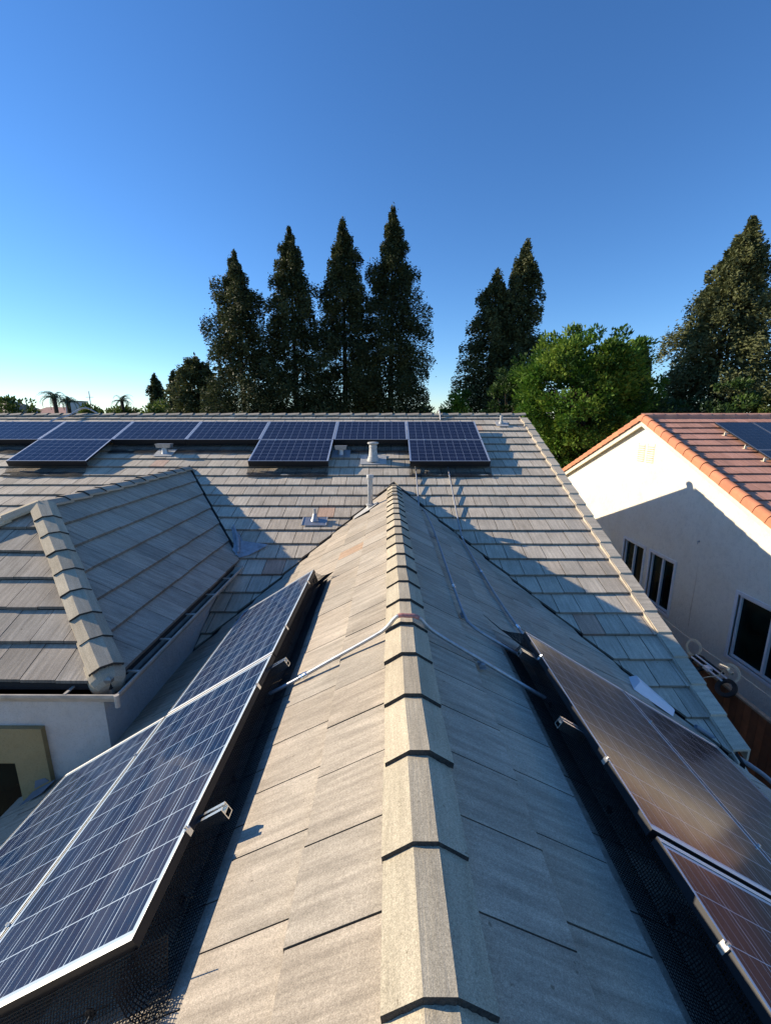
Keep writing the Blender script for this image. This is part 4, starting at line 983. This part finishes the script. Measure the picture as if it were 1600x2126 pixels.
p=P(1190,664,21); blob_tree(9.0,21.0,p.z,3.3,3.9,'bright green leafy tree between the two houses, in front of the redwoods',71,L_BRD,nclump=430,per=150,size=.19,crad=.55,tb=.08)
p=P(1270,728,22); blob_tree(p.x+.3,22.5,p.z,2.3,3.2,'leafy green tree shouldering the bright one on its right side',72,L_BRD,nclump=240,per=110,size=.20,tb=-.18)
p=P(1110,770,23); blob_tree(6.6,24,p.z+.4,1.7,3.4,'dark green leafy tree at the foot of the right-hand redwood pair',76,L_DRK,nclump=110,per=110,size=.2)
p=P(945,800,26); blob_tree(4.2,26.5,p.z,1.0,2.6,'yellow-green shrub peeking over the main ridge right of the tall redwood',73,L_BRD,nclump=60,per=110,size=.18,tb=.1)
p=P(1440,800,24); blob_tree(17.2,24.5,1.9,3.2,3.2,'dark leafy tree rising behind the red ridge under the large redwood',74,L_DRK,nclump=200,per=110,size=.2)
blob_tree(21.5,24,1.75,2.3,2.6,'sunlit green bush behind the red ridge at the right edge',75,L_BSH,cat='bush',name='bush',nclump=110,per=110,size=.2)
blob_tree(13.0,23,1.6,2.4,2.6,'deep shaded leafy mass filling the gap behind the red gable peak',77,L_DRK,nclump=150,per=110,size=.2)
# far-off low trees over the ridge on the left
def far(px0,px1,py,Y,label,seed,mat,tb=0):
    a=P(px0,py,Y); b=P(px1,py,Y); r=(b.x-a.x)/2
    blob_tree((a.x+b.x)/2,Y,a.z,r,max(2.2,r),label,seed,mat,cat='bush',name='bush',nclump=60,per=90,size=.35,tb=tb,crad=.8)
far(-30,80,836,40,'sunlit yellow-green bush in front of the far brown roof at the left edge',81,L_BSH)
far(165,206,843,46,'small dull green bush beside the thin mast',82,L_BSH,-.1)
far(208,285,834,44,'feathery green bush right of the thin mast',83,L_BSH,-.05)
far(296,366,836,40,'round bright green bush below the little far conifer',84,L_BSH,.05)
far(860,905,846,40,'low dark bush at the foot of the tallest redwood',85,L_DRK)
# palms
def palm(x,y,ztop,label,seed,n=26,L=1.5):
    rs=random.Random(seed); root=empty('palm_tree',(x,y,GZ),label,'palm tree','far-off palms')
    mb=MB(); mb.tube([(x,y,GZ),(x+.1,y,(GZ+ztop)/2),(x,y,ztop-1.0)],[.22,.17,.16],8); part_world(mb.build('trunk',[BARK]),root)
    fr_=MB()
    for k in range(n):
        a=rs.uniform(0,6.28); e0=rs.uniform(.1,1.3); l=L*rs.uniform(.8,1.1); p=Vector((x,y,ztop-1.0)); pts=[p]; e=e0
        for s in range(7): p=p+Vector((math.cos(a)*math.cos(e),math.sin(a)*math.cos(e),math.sin(e)))*l/7; e-=.33; pts.append(p)
        for i in range(1,8):
            w=.30*(1-i/9); d=(pts[i]-pts[i-1]).normalized(); s=Vector((-math.sin(a),math.cos(a),0)); t=rs.uniform(.2,.9)
            for sg in (-1,1):
                for q in (0,.5): 
                    o=pts[i-1].lerp(pts[i],q); fr_.poly([o,o+d*.08,o+d*.12+s*sg*w-Vector((0,0,w*.5))],(t,t,t))
    part_world(fr_.build('crown',[L_PLM]),root)
p=P(108,802,38); palm(p.x,38,p.z+.1,'left palm of the close pair above the far pinkish roof',91,L=1.6,n=34)
p=P(137,812,39); palm(p.x,39,p.z+.1,'right palm of the close pair, in front of the pale chimney',92,L=1.3,n=30)
p=P(250,812,43); palm(p.x,43,p.z+.1,'lone windblown palm among bushes left of the far conical tree',93,L=1.6,n=20)
# mast
p=P(184,812,60); mb=MB(); mb.tube([(p.x,60,GZ),(p.x,60,p.z)],.06,6); mb.tube([(p.x-.5,60,p.z-.8),(p.x+.5,60,p.z-.8)],.03,5); tag(mb.build('antenna_mast',[GALV]),'thin grey antenna mast against the pale sky at the left','antenna')
# far houses
def far_house(cx,cy,w,d,ze,zr,label,roofm,wallm,ridge=None):
    root=empty('distant_house',(cx,cy,GZ),label,'house')
    mb=MB(); mb.box((cx-w/2,cy-d/2,GZ),(cx+w/2,cy+d/2,ze)); part_world(mb.build('wall',[wallm]),root)
    mb=MB(); o=.5; a=[(cx-w/2-o,cy-d/2-o,ze),(cx+w/2+o,cy-d/2-o,ze),(cx+w/2+o,cy+d/2+o,ze),(cx-w/2-o,cy+d/2+o,ze)]; r=ridge if ridge is not None else w*.25
    p=(cx-r,cy,zr); q=(cx+r,cy,zr)
    mb.poly([a[0],a[1],q,p]); mb.poly([a[1],a[2],q]); mb.poly([a[2],a[3],p,q]); mb.poly([a[3],a[0],p]); mb.poly(a[::-1])
    rf=mb.build('roof',[roofm]); part_world(rf,root)
    return root,rf
T_BR=tile_mat('far_roof_brown',(0.20,0.15,0.11),(0.25,0.19,0.14)); T_PK=tile_mat('far_roof_pink',(0.42,0.24,0.19),(0.50,0.30,0.24))
p=P(25,829,52); far_house(p.x-3.5,52,13,9,-.2,p.z,'far-off house with brown hipped roof at the left edge','' or T_BR,STUCCO_N,ridge=3.2)
p=P(105,845,54); hr,rf=far_house(p.x+1.0,54,5.5,8,-.3,p.z,'far-off house with pinkish tile roof behind the palm pair',T_PK,STUCCO_N,ridge=1.5)
a=P(134,832,50); b=P(166,832,50); mb=MB(); mb.box((a.x,50,GZ),(b.x,51.2,a.z-.12)); part_world(mb.build('chimney',[STUCCO_W]),hr)
mb=MB(); mb.box((a.x-.06,49.94,a.z-.12),(b.x+.06,51.26,a.z)); part_world(mb.build('chimney_cap',[T_BR]),hr)
